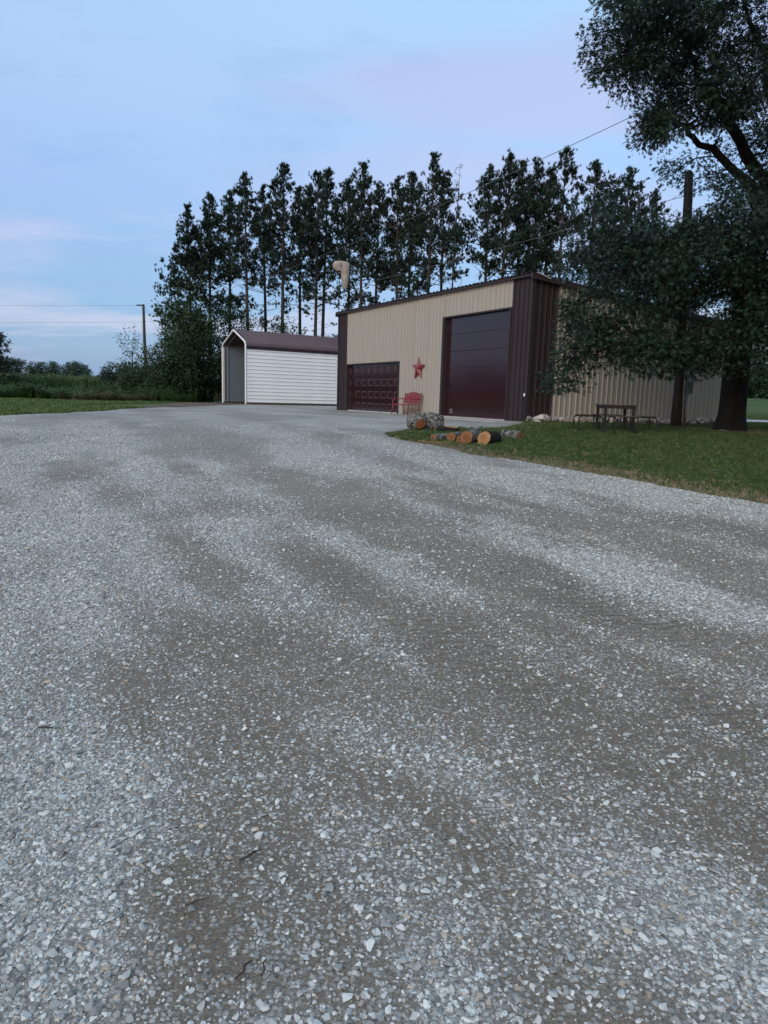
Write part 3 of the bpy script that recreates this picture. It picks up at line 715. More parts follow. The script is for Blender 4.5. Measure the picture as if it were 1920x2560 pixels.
bench()

# ---- carport
def carport():
    phi = 0.597; th = phi - math.pi / 2
    A = Vector((-8.59, 43.5)); base = Tz(-8.6, 43.5)
    cp_ = empty('carport', (A.x, A.y, base), th); tag(cp_, 'narrow white sided metal carport with brown gabled roof behind the pole building', 'carport')
    # local: x along width (right post at 0, left post at -3.66), y along the length away from the open end
    W = 3.66; LN = 9.2; EH = 3.62; PK = 4.48; WH = MATS['white_steel']
    n_ = 16; hb = (EH - .12) / n_
    def board_mesh(L):
        m = MB()     # outward is +x ; lapped board: bottom edge proud with a lip
        prof = [(-.02, .0), (-.02, .020), (.030, .022), (.032, .04), (.008, .06), (.004, hb - .001), (-.02, hb)]
        vs = []
        for x, z in prof: vs += [(x, 0, z), (x, L, z)]
        m.add(vs, [(2 * i, 2 * i + 1, 2 * i + 3, 2 * i + 2) for i in range(len(prof) - 1)])
        m.add([(-.024, 0, 0), (-.024, L, 0), (-.024, 0, hb - .001), (-.024, L, hb - .001)], [(0, 2, 3, 1)])  # inner face, with the interior shade put into its colour
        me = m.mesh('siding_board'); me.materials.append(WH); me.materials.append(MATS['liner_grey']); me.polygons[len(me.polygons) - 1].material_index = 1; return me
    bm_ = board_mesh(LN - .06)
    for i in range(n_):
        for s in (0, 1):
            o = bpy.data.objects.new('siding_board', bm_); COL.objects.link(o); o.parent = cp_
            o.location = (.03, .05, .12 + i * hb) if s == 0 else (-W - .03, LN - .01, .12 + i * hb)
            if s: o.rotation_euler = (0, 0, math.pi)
    # frame hoops
    def hoop(y, r_, e=.0, n=8):
        pts = [(e, y, 0), (e, y, EH - .18), (e - .03, y, EH + .0), (e - .16, y, EH + .14), (-W / 2 + .1, y, PK + e * .9 - .04), (-W / 2, y, PK + e * .9), (-W / 2 - .1, y, PK + e * .9 - .04), (-W - e + .16, y, EH + .14), (-W - e + .03, y, EH), (-W - e, y, EH - .18), (-W - e, y, 0)]
        m = MB(); m.tube(pts, r_, n); return m
    for k, y in enumerate(np.linspace(.35, LN - .1, 7)): hoop(float(y), .032, -.01).build('frame_hoop', MATS['galv'], cp_)
    hoop(.0, .055, .03).build('arch_trim', MATS['white_paint'], cp_)
    m = MB(); m.tube([(-.02, .08, 0), (-.02, .08, EH - .1)], .045, 4); m.build('post', MATS['galv'], cp_)
    m = MB(); m.tube([(-W + .02, .08, 0), (-W + .02, .08, EH - .1)], .045, 4); m.build('post', MATS['galv'], cp_)
    # roof of lengthwise ribbed sheets following the bent profile
    prof = [(.075, EH - .32), (.078, EH - .12), (.05, EH + .05), (-.08, EH + .20), (-.66, EH + .20 + .58 * .483), (-1.24, EH + .20 + 1.16 * .483), (-W / 2, PK + .075)]
    for s in (0, 1):
        for k in range(len(prof) - 1):
            (xa, za), (xb, zb) = prof[k], prof[k + 1]
            m = MB(); pts = []
            for t, h in ((0, 0.0), (.08, .022), (.16, .022), (.24, 0), (.5, 0), (.58, .022), (.66, .022), (.74, 0), (1, 0)):
                nx_, nz_ = (zb - za), -(xb - xa); l = math.hypot(nx_, nz_) or 1
                big_ = 1 if k in (0, 3, 4, 5) else .3
                x = xa + (xb - xa) * t + nx_ / l * h * big_; z = za + (zb - za) * t + nz_ / l * h * big_
                if s: x = -W - x
                pts.append((x, z))
            vs = []
            for x, z in pts: vs += [(x, .03, z), (x, LN, z)]
            m.add(vs, [(2 * i, 2 * i + 1, 2 * i + 3, 2 * i + 2) if not s else (2 * i, 2 * i + 2, 2 * i + 3, 2 * i + 1) for i in range(len(pts) - 1)])
            m.build('roof_panel', MATS['brown_steel'] if k == 0 else MATS['carport_roof'], cp_)
    m = MB(); m.box(-.08, .075, .02, LN, -.08, .115); m.box(-W - .075, -W + .08, .02, LN, -.08, .115); m.build('base_beam', MATS['timber'], cp_)
    m = MB(); m.box(-W + .02, -.02, LN - .05, LN - .02, .0, EH); m.add([(-W + .02, LN - .03, EH), (-.02, LN - .03, EH), (-W / 2, LN - .03, PK)], [(0, 1, 2)]); m.build('end_wall', WH, cp_)
carport()

# ================================================================== TREES
def rotmats(d, roll):
    """frames with x along d (n,3)"""
    d = d / np.linalg.norm(d, axis=1, keepdims=True)
    a = np.where(np.abs(d[:, 2:3]) < .95, np.array([[0, 0, 1.0]]), np.array([[1.0, 0, 0]]))
    u = np.cross(a, d); u /= np.linalg.norm(u, axis=1, keepdims=True); w = np.cross(d, u)
    c, s = np.cos(roll)[:, None], np.sin(roll)[:, None]
    return np.stack([d, u * c + w * s, -u * s + w * c], -1)
def scatter_mesh(name, tv, tf, pos, M, scale):
    n_ = len(pos); k = len(tv)
    V = np.einsum('nij,kj->nki', M, tv) * scale[:, None, None] + pos[:, None, :]
    Fc = (tf[None] + (np.arange(n_) * k)[:, None, None]).reshape(-1, tf.shape[1])
    return np_mesh(name, V.reshape(-1, 3), Fc)
# lobed oak leaf (x along the midrib, unit length)
OAK_V = np.array([(0, 0, 0), (.5, .10, .02), (1, 0, -.06), (.5, -.10, .02), (.18, 0, 0), (.40, .02, 0), (.46, .38, .08), (.18, 0, 0), (.40, -.02, 0), (.46, -.38, .08), (.46, .03, 0), (.68, .03, 0), (.80, .36, .06), (.46, -.03, 0), (.68, -.03, 0), (.80, -.36, .06)], float)
OAK_F = np.array([(0, 2, 1), (0, 3, 2), (4, 5, 6), (7, 9, 8), (10, 11, 12), (13, 15, 14)])
LEAF_V = np.array([(0, 0, 0), (.45, .28, .06), (1, 0, -.05), (.45, -.28, .06)], float)
LEAF_F = np.array([(0, 1, 2), (0, 2, 3)])
def needle_tuft(seed, n=20, ln=.19, w=.027):
    r = random.Random(seed); vs = []; fs = []
    for i in range(n):
        t = r.uniform(0, .12); a = r.uniform(0, 6.283); sp_ = r.uniform(.35, 1.6)
        d = Vector((1, sp_ * math.cos(a), sp_ * math.sin(a))).normalized(); p = Vector((t, 0, 0)); s = Vector((0, -math.sin(a), math.cos(a))) * w
        q = p + d * ln * r.uniform(.7, 1.2); b = len(vs); vs += [tuple(p - s * .8), tuple(p + s * .8), tuple(q)]; fs.append((b, b + 1, b + 2))
    return np.array(vs), np.array(fs)
def edge_tubes(name, A, B, ra, rb, sides=5):
    d = B - A; L_ = np.linalg.norm(d, axis=1); k = L_ > 1e-5; A, B, ra, rb, d = A[k], B[k], ra[k], rb[k], d[k]
    M = rotmats(d, np.zeros(len(d))); t = np.arange(sides) * 2 * np.pi / sides
    ring = M[:, :, 1][:, None, :] * np.cos(t)[None, :, None] + M[:, :, 2][:, None, :] * np.sin(t)[None, :, None]
    V = np.concatenate([A[:, None] + ring * ra[:, None, None], B[:, None] + ring * rb[:, None, None]], 1)
    f = np.array([(i, (i + 1) % sides, sides + (i + 1) % sides, sides + i) for i in range(sides)])
    return V.reshape(-1, 3), (f[None] + (np.arange(len(A)) * 2 * sides)[:, None, None]).reshape(-1, 4)
def grow(trunk, trunk_r, targets, step=.5, arch=.12, jit=.08, tip=.006, power=.40, seed=0):
    """greedy branch skeleton joining the targets to the trunk; returns edges with radii"""
    r = np.random.default_rng(seed)
    nodes = [np.array(p, float) for p in trunk]; par = [i - 1 for i in range(len(trunk))]; cnt = [0] * len(nodes)
    nt0 = len(trunk); base = np.array(trunk)
    order = np.argsort([np.min(np.linalg.norm(base - t, axis=1)) for t in targets])
    tips = []
    plen = [0.0] * nt0
    for oi in order:
        t = np.asarray(targets[oi], float); Nn = np.array(nodes); dd = t - Nn; d = np.linalg.norm(dd, axis=1)
        cost = d + .9 * np.maximum(0, -(dd[:, 2]) - .25 * d) + .12 * np.array(plen)
        j = int(np.argmin(cost)); L_ = d[j]; k = max(1, int(math.ceil(L_ / step))); prev = j
        for i in range(1, k + 1):
            s = i / k; p = nodes[j] + (t - nodes[j]) * s
            if i < k:
                p = p + np.array([0, 0, arch * L_ * math.sin(math.pi * s) * .8]) + r.normal(0, jit, 3) * min(1, L_)
            nodes.append(p); par.append(prev); plen.append(plen[prev] + L_ / k); cnt.append(0); prev = len(nodes) - 1
        tips.append(prev)
    cnt = np.zeros(len(nodes))
    for t in tips:
        i = t
        while i >= 0: cnt[i] += 1; i = par[i]
    rad = tip * np.maximum(cnt, 1) ** power * 1.5
    for i in range(nt0): rad[i] = trunk_r[i]
    e_ = np.array([(par[i], i) for i in range(nt0, len(nodes))]); P = np.array(nodes)
    rp = np.minimum(rad[e_[:, 0]], rad[e_[:, 1]] * 1.6 + .004)
    return edge_tubes('b', P[e_[:, 0]], P[e_[:, 1]], rp, rad[e_[:, 1]]), P[tips]
def blob_points(blobs, seed):
    r = np.random.default_rng(seed); o = []
    for (cx, cy, cz, rx, ry, rz, n_) in blobs:
        v = r.normal(size=(n_, 3)); v /= np.linalg.norm(v, axis=1, keepdims=True); v *= (r.random((n_, 1)) ** .42)
        o.append(np.array([cx, cy, cz]) + v * np.array([rx, ry, rz]))
    return np.concatenate(o)
def leaf_cloud(centers, per, spread, size, tv, tf, seed, droop=.25, flat=.7, dens=None):
    r = np.random.default_rng(seed); n_ = len(centers) * per
    c = np.repeat(centers, per, 0); off = np.clip(r.normal(0, 1, (n_, 3)), -1.5, 1.5) * np.array([spread, spread, spread * flat])
    pos = c + off; d = off / (np.linalg.norm(off, axis=1, keepdims=True) + 1e-6) + r.normal(0, .6, (n_, 3)); d[:, 2] -= droop
    M = rotmats(d, r.normal(0, .7, n_))
    return scatter_mesh('leaves', tv, tf, pos, M, size * r.uniform(.5, 1.4, n_))
def trunk_mesh(pts, rads, sides=14, seed=0, flare=0.0, rough=.06):
    m = MB(); m.tube(pts, rads, sides); V = np.array(m.v)
    n1 = fbm(V[:, 0] * 3 + V[:, 1] * 2.3, V[:, 2] * .7 + V[:, 1], seed)
    P = np.array(pts)
    for i in range(len(pts)):
        k = slice(i * sides, (i + 1) * sides); c = P[i]
        V[k] = c + (V[k] - c) * (1 + rough * 4 * (n1[k] - .5))[:, None]
    m.v = [tuple(v) for v in V]; return m
def join_np(parts):
    Vs, Fs, b = [], [], 0
    for V, Fc in parts: Vs.append(V); Fs.append(Fc + b); b += len(V)
    return np.concatenate(Vs), np.concatenate(Fs)
def leafy_tree(name, label, cat, loc, blobs, per, spread, size, trunk, trunk_r, bark, leaf, seed, group=None, tv=LEAF_V, tf=LEAF_F, step=.5, droop=.2, flat=.7, sides=8, kindname=('trunk', 'crown')):
    """blobs and trunk are in local coordinates"""
    root = empty(name, loc); tag(root, label, cat, group)
    tg = blob_points(blobs, seed)
    (V, Fc), tips = grow(trunk, trunk_r, tg, step=step, seed=seed)
    tm = trunk_mesh(trunk, trunk_r, sides, seed); b = link(kindname[0], tm.mesh('trunk'), bark, root, True)
    tag(link('branches', np_mesh('branches', V, Fc), bark, root), kind='stuff')
    link(kindname[1], leaf_cloud(tips, per, spread, size, tv, tf, seed + 1, droop, flat), leaf, root)
    return root

# ---- the big oak on the right
def oak():
    ox, oy = 9.61, 19.96; oz = Tz(ox, oy)
    B = [  # world blobs: lower drooping skirt
        (5.39, 18.6, 5.25, .95, 1.4, 1.25, 26), (6.3, 17.6, 4.5, 1.3, 1.6, 1.45, 54), (7.57, 17.1, 4.6, 1.45, 1.8, 1.75, 70), (5.06, 17.6, 3.25, .88, 1.1, 1.0, 30), (6.07, 17.1, 2.85, .88, 1.0, .65, 26),
        (7.61, 17.5, 2.9, .9, 1.0, .6, 24), (8.4, 16.6, 3.2, .8, 1.1, .85, 28), (4.11, 17.0, 1.97, .42, .3, .08, 5), (4.58, 18.0, 3.71, .42, .6, .4, 8), (5.7, 19.5, 6.6, .6, .9, .5, 10), (6.6, 19.4, 5.6, 1.0, 1.2, .7, 26), (7.9, 18.9, 5.6, 1.0, 1.2, .6, 26), (8.0, 21.0, 4.9, 1.3, 1.1, .7, 30), (6.4, 20.6, 5.0, 1.1, .9, .6, 18),
        (4.35, 17.3, 2.5, .35, .4, .25, 6), (8.9, 17.6, 4.6, 1.0, 1.3, 1.2, 34), (9.1, 18.1, 3.9, .9, .8, 1.1, 34), (9.4, 18.0, 6.0, .9, .9, 1.0, 26), (9.9, 18.2, 8.6, .8, .9, 1.2, 22),
        # upper crown in view
        (5.29, 17.0, 9.75, 1.2, 1.3, .95, 44), (4.98, 17.0, 8.85, .72, .9, .5, 22), (6.95, 18.0, 8.7, 1.05, 1.2, .85, 40), (6.72, 18.0, 10.13, 1.3, 1.4, 1.0, 44), (7.78, 17.5, 10.0, 1.2, 1.4, 1.05, 30), (8.19, 18.0, 8.6, 1.1, 1.3, 1.0, 30),
        (5.95, 17.5, 7.85, .55, .7, .36, 16), (8.08, 19.0, 7.4, .95, 1.0, .6, 7), (8.7, 18.0, 6.5, .75, .8, .6, 9), (7.07, 19.0, 7.5, .5, .7, .45, 3), (9.2, 19.0, 7.9, .7, .8, .7, 6),
        # rest of the crown: above and to the right of the frame, and behind the trunk
        (6.6, 18.5, 12.0, 1.9, 2.2, 1.3, 40), (9.5, 19, 13.0, 2.4, 2.4, 1.6, 50), (11.8, 18.5, 10.5, 2.0, 2.4, 1.9, 46), (12.4, 19.5, 7.5, 2.1, 2.6, 1.7, 40), (12.0, 18.6, 4.7, 2.0, 2.3, 1.5, 40), (10.6, 16.6, 3.6, 1.6, 1.3, 1.0, 26), (10.6, 16.4, 6.2, 1.6, 1.4, 1.3, 28),
        (10.0, 23.2, 6.0, 2.0, 1.8, 1.8, 34), (12.6, 22.5, 8.5, 2.0, 2.0, 2.0, 30), (9.4, 22.5, 10.5, 2.2, 1.9, 1.8, 30), (13.2, 21.5, 5.2, 1.6, 1.8, 1.4, 26)]
    L = [(a - ox, b - oy, c - oz, *r_) for a, b, c, *r_ in B]
    tr = [(-.02, 0, -.15), (-.01, 0, .05), (0, 0, .45), (0, 0, 1.2), (.02, 0, 2.4), (.08, 0, 3.6), (.20, -.02, 5.0), (.38, 0, 6.2), (.55, -.1, 7.4), (.65, -.2, 9.0), (.6, -.3, 10.6), (.5, -.3, 12)]
    rr = [.56, .46, .37, .335, .32, .30, .26, .21, .17, .13, .09, .05]
    root = empty('oak_tree', (ox, oy, oz)); tag(root, 'large spreading oak tree on the right with branches drooping to the table', 'tree')
    tg = list(blob_points(L, 3))
    # limbs laid out first so that branches gather on them
    limbs = [[(.36, 0, 6.0), (-.2, -.4, 6.75), (-1.6, -.96, 8.0), (-2.2, -1.46, 8.42), (-3.0, -2.2, 8.9)], [(.55, -.1, 7.3), (-.34, -.8, 9.0), (-1.22, -.96, 10.4)], [(.0, 0, 4.6), (-1.0, -.9, 5.0), (-2.3, -1.7, 4.9), (-3.6, -2.0, 4.4), (-4.4, -2.2, 3.4)],
             [(0, -.1, 4.0), (-.9, -1.6, 4.3), (-1.9, -2.6, 3.9), (-3.2, -2.9, 2.6)], [(.30, 0, 5.7), (-.7, -.8, 6.4), (-2.1, -1.2, 7.1), (-2.9, -1.9, 7.3)], [(.1, 0, 5.4), (1.4, -.6, 6.4), (2.6, -.9, 7.6)], [(.1, 0, 4.2), (1.3, -.8, 4.6), (2.4, -1.2, 4.2)]]
    edges = []; extra = []
    base = list(tr); brad = list(rr); attach = []
    r = np.random.default_rng(3)
    lv, lf = [], []
    allnodes = list(tr)
    for lb in limbs:
        P = [Vector(p) for p in lb]; pts = []
        for a, b in zip(P[:-1], P[1:]):
            for k in range(4):
                q = a.lerp(b, k / 4); pts.append((q.x + r.normal(0, .05), q.y + r.normal(0, .05), q.z + r.normal(0, .04)))
        pts.append(tuple(P[-1])); pts[0] = lb[0]
        R0 = .15 if lb is not limbs[0] else .19
        m = MB(); m.tube(pts, list(np.linspace(R0, .035, len(pts))), 8); lv.append(m); allnodes += pts
    # skeleton: treat trunk and limb points as the starting nodes
    trunk_pts = np.array(allnodes)
    nodes_r = list(rr) + [.05] * (len(allnodes) - len(tr))
    (V, Fc), tips = grow([tuple(p) for p in allnodes], nodes_r, tg, step=.32, arch=.10, jit=.07, tip=.0065, seed=3)
    m = trunk_mesh(tr, rr, 18, 2, rough=.05)
    # root flare lobes
    t = link('trunk', m.mesh('trunk'), MATS['bark_dark'], root, True)
    for mm_ in lv: link('limb', mm_.mesh('limb'), MATS['bark_dark'], root, True)
    tag(link('branches', np_mesh('branches', V, Fc), MATS['bark_dark'], root), kind='stuff')
    cr_ = link('crown', leaf_cloud(tips, 115, .20, .118, OAK_V, OAK_F, 5, droop=.35, flat=.8), MATS['oak_leaf'], root)
    # out-of-view copies of the oak, added to shade the barn's side wall
    for (px, py, rz, sc_, lb) in ((20.5, 15.5, 2.1, 1.0, 'oak tree in the yard right of the picture, second farthest of the row'), (15.6, 8.0, 4.0, 1.0, 'oak tree in the yard right of the picture, nearest of the row'), (13.5, -3.5, 5.3, 1.0, 'oak tree behind the camera beside the driveway'), (25.5, 23.0, .7, 1.0, 'oak tree in the yard right of the picture, beyond the pole building')):
        q = empty('oak_tree', (px, py, Tz(px, py)), rz); q.scale = (sc_,) * 3; tag(q, lb, 'tree')
        for ch in list(root.children):
            c = ch.copy(); COL.objects.link(c); c.parent = q
oak()

# ---- pines
TUFTS = [needle_tuft(i, 22) for i in range(3)]
def pine_meshes(seed, H, crown0, wid, lowdead=True, thick=1.0):
    r = random.Random(seed); rn = np.random.default_rng(seed)
    tr = []; rr = []; bx_, by_ = r.uniform(-.25, .25), r.uniform(-.2, .2)
    for i in range(9):
        t = i / 8; tr.append((bx_ * math.sin(t * 2.2 + seed), by_ * math.sin(t * 1.9 + 1 + seed), H * t * .985 - (.2 if i == 0 else 0))); rr.append(.155 * (1 - t) ** .75 + .018)
    def tp(z):
        t = min(1, max(0, z / (H * .985))) * 8; i = min(7, int(t)); a, b = Vector(tr[i]), Vector(tr[i + 1]); return a.lerp(b, t - i)
    EA, EB, ERA, ERB = [], [], [], []; TP, TD, TS = [], [], []
    def seg(a, b, ra, rb): EA.append(a); EB.append(b); ERA.append(ra); ERB.append(rb)
    z = H * crown0
    while z < H - .25:
        rel = (z - H * crown0) / (H - H * crown0)
        prof = (min(1, .5 + 1.5 * rel) if rel < .33 else 1.0) * (1 - rel) ** .95 * 1.30 + .03
        dens = 1.0 if rel > .45 else (.72 if rel > .25 else .42)
        for k in range(r.choice((3, 4, 4, 5))):
            if r.random() > dens: continue
            a = r.uniform(0, 6.283); ln = wid * prof * r.uniform(.55, 1.25)
            p = tp(z + r.uniform(-.15, .15)); el = r.uniform(-.05, .38) + .95 * rel ** 2.5
            d = Vector((math.cos(a) * math.cos(el), math.sin(a) * math.cos(el), math.sin(el))); n_ = 5; prev = p; pts = [p]
            for i in range(n_):
                d = (d + Vector((r.gauss(0, .10), r.gauss(0, .10), .055 + r.gauss(0, .05)))).normalized(); q = prev + d * ln / n_; pts.append(q); prev = q
            for i in range(n_): seg(pts[i], pts[i + 1], .028 * (1 - i / 6) * min(1, ln / 1.5 + .3), .028 * (1 - (i + 1) / 6) * min(1, ln / 1.5 + .3))
            nt_ = max(2 if rel < .8 else 1, int((1.0 + ln * 2.1) * thick))
            for j in range(nt_):
                s = r.uniform(.30, 1.0) if j else 1.0; i = min(n_ - 1, int(s * n_)); b0 = pts[i].lerp(pts[i + 1], s * n_ - i)
                side = Vector((r.gauss(0, 1), r.gauss(0, 1), r.gauss(.2, .5))).normalized(); tl = min(r.uniform(.15, .75) * (1.2 - .55 * s), .30 * ln + .04)
                tdir = (side * .8 + d * .6 + Vector((0, 0, .25))).normalized(); e_ = b0 + tdir * tl
                seg(b0, e_, .011, .006); cs = r.uniform(.10, .19) * (1 - .55 * max(0, rel - .45) / .55)
                for _ in range(r.randint(7, 11) if rel < .8 else r.randint(2, 4)):
                    TP.append(e_ + Vector((r.gauss(0, cs), r.gauss(0, cs), r.gauss(.03, cs * .95)))); TD.append(tdir * .5 + Vector((r.gauss(0, .35), r.gauss(0, .35), .8))); TS.append(r.uniform(.75, 1.2))
            TP.append(prev); TD.append(d + Vector((0, 0, .3))); TS.append(1.2)
        z += r.uniform(.28, .5) * (1 if rel < .75 else .7)
    for i in range(22):      # leader
        p = tp(H * (1 - .0034 * i)); TP.append(p + Vector((r.gauss(0, .01 + .004 * i), r.gauss(0, .01 + .004 * i), 0))); TD.append(Vector((r.gauss(0, .35), r.gauss(0, .35), 1))); TS.append(1.15)
    if lowdead:             # bare snags below the crown
        z = H * .10
        while z < H * crown0 + 1.5:
            a = r.uniform(0, 6.283); ln = r.uniform(.3, 1.5); p = tp(z); d = Vector((math.cos(a), math.sin(a), r.uniform(-.15, .3)))
            for i in range(3):
                d = (d + Vector((r.gauss(0, .2), r.gauss(0, .2), r.gauss(-.02, .12)))).normalized(); q = p + d * ln / 3; seg(p, q, .016 - .004 * i, .012 - .004 * i)
                if r.random() < .6: seg(q, q + Vector((r.gauss(0, .25), r.gauss(0, .25), r.gauss(.05, .2))), .007, .004)
                p = q
            if r.random() < .22:
                for _ in range(4): TP.append(p + Vector((r.gauss(0, .2), r.gauss(0, .2), r.gauss(0, .12)))); TD.append(d + Vector((r.gauss(0, .5), r.gauss(0, .5), .4))); TS.append(.95)
            z += r.uniform(.12, .42)
    tm = trunk_mesh(tr, rr, 8, seed, rough=.04).mesh('trunk')
    V, Fc = edge_tubes('b', np.array(EA), np.array(EB), np.array(ERA), np.array(ERB), 4)
    bm_ = np_mesh('branches', V, Fc)
    TP, TD, TS = np.array(TP), np.array(TD), np.array(TS)
    parts = []
    for k in range(3):
        s = slice(k, None, 3); tv, tf = TUFTS[k]; n_ = len(TP[s]); kk = len(tv)
        M = rotmats(TD[s], rn.uniform(0, 6.28, n_)); VV = np.einsum('nij,kj->nki', M, tv) * TS[s][:, None, None] + TP[s][:, None, :]
        parts.append((VV.reshape(-1, 3), (tf[None] + (np.arange(n_) * kk)[:, None, None]).reshape(-1, 3)))
    cm = np_mesh('crown', *join_np(parts))
    tm.polygons.foreach_set('use_smooth', [True] * len(tm.polygons))
    tm.materials.append(MATS['bark_pine']); bm_.materials.append(MATS['bark_pine']); cm.materials.append(MATS['needles'])
    return tm, bm_, cm
PV = [pine_meshes(100 + i, 17.2, c0, w, True, th) for i, (c0, w, th) in enumerate(((.38, 3.0, .72), (.46, 2.6, .75), (.34, 3.2, .68), (.50, 2.5, .8), (.41, 2.9, .72), (.55, 2.5, .8)))]
PE = [pine_meshes(140 + i, 16.0, c0, w, True, .95) for i, (c0, w) in enumerate(((.12, 3.2), (.18, 3.2)))]
PINES = [(-14.23, 52.0, 14.35), (-13.12, 54.0, 15.63), (-12.6, 58.0, 16.86), (-10.27, 53.0, 16.76), (-10.14, 59.0, 17.49), (-7.88, 54.0, 17.77), (-7.44, 60.0, 17.84), (-5.57, 55.0, 17.64), (-5.11, 58.0, 18.68), (-3.58, 59.0, 18.2), (-2.17, 55.0, 18.41),
         (-1.09, 57.0, 17.44), (0.43, 55.0, 17.25), (1.45, 58.0, 18.6), (2.66, 53.0, 18.4), (3.95, 57.0, 18.06), (7.29, 56.0, 18.53), (7.62, 51.0, 17.94), (9.55, 55.0, 18.83), (9.94, 52.0, 17.81), (11.99, 57.0, 18.38), (11.52, 50.0, 17.95), (13.95, 52.0, 17.96), (15.75, 50.0, 16.9), (18.89, 54.0, 16.61)]
ORD = ['first', 'second', 'third', 'fourth', 'fifth', 'sixth', 'seventh', 'eighth', 'ninth', 'tenth', 'eleventh', 'twelfth', 'thirteenth', 'fourteenth', 'fifteenth', 'sixteenth', 'seventeenth', 'eighteenth', 'nineteenth', 'twentieth', 'twenty-first', 'twenty-second', 'twenty-third', 'twenty-fourth', 'twenty-fifth']
def pine_tree(x, y, ztop, ms, H0, rz, label, group=None):
    z0 = Tz(x, y); s = (ztop - z0) / H0
    root = empty('pine_tree', (x, y, z0), rz); root.scale = (.9 * s + .08, .9 * s + .08, s); tag(root, label, 'tree', group)
    for nm, me in zip(('trunk', 'branches', 'crown'), ms):
        o = bpy.data.objects.new(nm, me); COL.objects.link(o); o.parent = root
        if nm == 'branches': o['kind'] = 'stuff'
    return root
srt = sorted(PINES, key=lambda p: p[0] / p[1])
for i, (x, y, zt) in enumerate(srt):
    if i < 2: ms, H0 = PE[i % 2], 16.0
    else: ms, H0 = PV[(i * 5 + i // 6) % 6], 17.2
    pine_tree(x, y, zt, ms, H0, i * 2.4, 'tall pine, %s from the left in the row behind the carport and barn' % ORD[i], 'row of tall pines behind the buildings')

# bare dead tree among the pines
def bare_tree(name, label, x, y, H, wid, n, seed, c0=.3, group=None):
    z0 = Tz(x, y); root = empty(name, (x, y, z0)); tag(root, label, 'tree', group)
    r = np.random.default_rng(seed); tr = [(.1 * math.sin(i), .08 * math.cos(i * 1.3), H * i / 8 - (.15 if i == 0 else 0)) for i in range(9)]; rr = [.10 * (1 - i / 8) ** .8 + .008 for i in range(9)]
    tg = []
    for _ in range(n):
        t = r.uniform(c0, 1.0); a = r.uniform(0, 6.28); w = wid * (1.08 - t) ** .6 * r.uniform(.3, 1); tg.append((w * math.cos(a), w * math.sin(a), H * t + .1 * H * (1 - t)))
    (V, Fc), tips = grow(tr, rr, tg, step=.35, arch=-.05, jit=.05, tip=.005, seed=seed)
    link('trunk', trunk_mesh(tr, rr, 7, seed).mesh('trunk'), MATS['dead_wood'], root, True); tag(link('branches', np_mesh('branches', V, Fc), MATS['dead_wood'], root), kind='stuff')
bare_tree('dead_tree', 'bare leafless grey tree standing between the tall pines', 4.64, 54.0, 17.3, 1.5, 170, 8)
bare_tree('dead_tree', 'thin bare twiggy tree low behind the barn roof, between the pine gaps', 5.9, 49.5, 9.0, 2.4, 120, 9, .35)
bare_tree('dead_tree', 'thin bare twiggy tree behind the barn roof beside the oak crown', 9.0, 48.0, 8.6, 2.2, 110, 10, .35)

# ---- understorey and shrubs
UG = 'leafy shrubs under the pines'
def shrub(name, label, x, y, rx, rz_, n, seed, leaf='shrub_leaf', size=.15, per=70, spread=.30, group=None, stem_h=None, ry=None, c=.52):
    z0 = Tz(x, y); H = rz_ * 2; ry = ry or rx
    tr = [(0, 0, -.1), (.03, .02, H * .18), (-.03, .03, H * .4), (.04, 0, H * .62)]; k = min(.14, .02 + .02 * H); rr = [k, k * .8, k * .55, k * .3]
    bl = [(0, 0, H * c, rx, ry, rz_ * .95, n), (rx * .42, 0, H * .32, rx * .58, ry * .8, rz_ * .55, n // 3), (-rx * .42, 0, H * .36, rx * .58, ry * .8, rz_ * .55, n // 3), (0, 0, H * .13, rx * .95, ry * .9, H * .12, n // 2 if rz_ < 2.5 else n // 6)]
    return leafy_tree(name, label, 'tree' if name.endswith('tree') else 'shrub', (x, y, z0), bl, per, spread, size, tr, rr, MATS['bark_dark'], MATS[leaf], seed, group)
shrub('broadleaf_tree', 'leafy broadleaf tree at the left end of the pine row above the carport front', -13.9, 50.0, 1.7, 4.3, 90, 31, size=.2, spread=.42, group=UG)
shrub('broadleaf_shrub', 'dense dark shrub left of the carport opening', -14.3, 47.2, 1.7, 2.3, 80, 32, group=UG)
shrub('broadleaf_shrub', 'dark leafy shrub touching the left post of the carport', -12.6, 49.4, 1.9, 2.9, 70, 33, group=UG)
shrub('broadleaf_shrub', 'low leafy shrub reaching left towards the utility pole', -17.0, 49.8, 1.5, 1.5, 46, 34, group=UG)
shrub('broadleaf_shrub', 'taller leafy shrub behind the carport peak', -10.8, 51.5, 2.1, 3.6, 80, 35, group=UG)
shrub('broadleaf_shrub', 'leafy shrub behind the middle of the carport roof', -7.4, 53.0, 1.9, 3.3, 70, 36, group=UG)
shrub('broadleaf_shrub', 'leafy shrub behind the right end of the carport roof', -4.4, 55.5, 1.7, 2.8, 44, 37, group=UG)
shrub('broadleaf_shrub', 'small leafy sapling behind the barn roof left of its middle', 1.6, 50.0, 1.7, 3.2, 34, 38, per=18, group=UG)
shrub('broadleaf_shrub', 'small leafy sapling behind the barn roof beside the dead tree', 5.2, 48.0, 1.8, 3.5, 36, 39, per=16, group=UG)
shrub('broadleaf_shrub', 'leafy sapling behind the high end of the barn roof', 12.5, 47.5, 2.0, 3.4, 50, 40, per=22, group=UG)
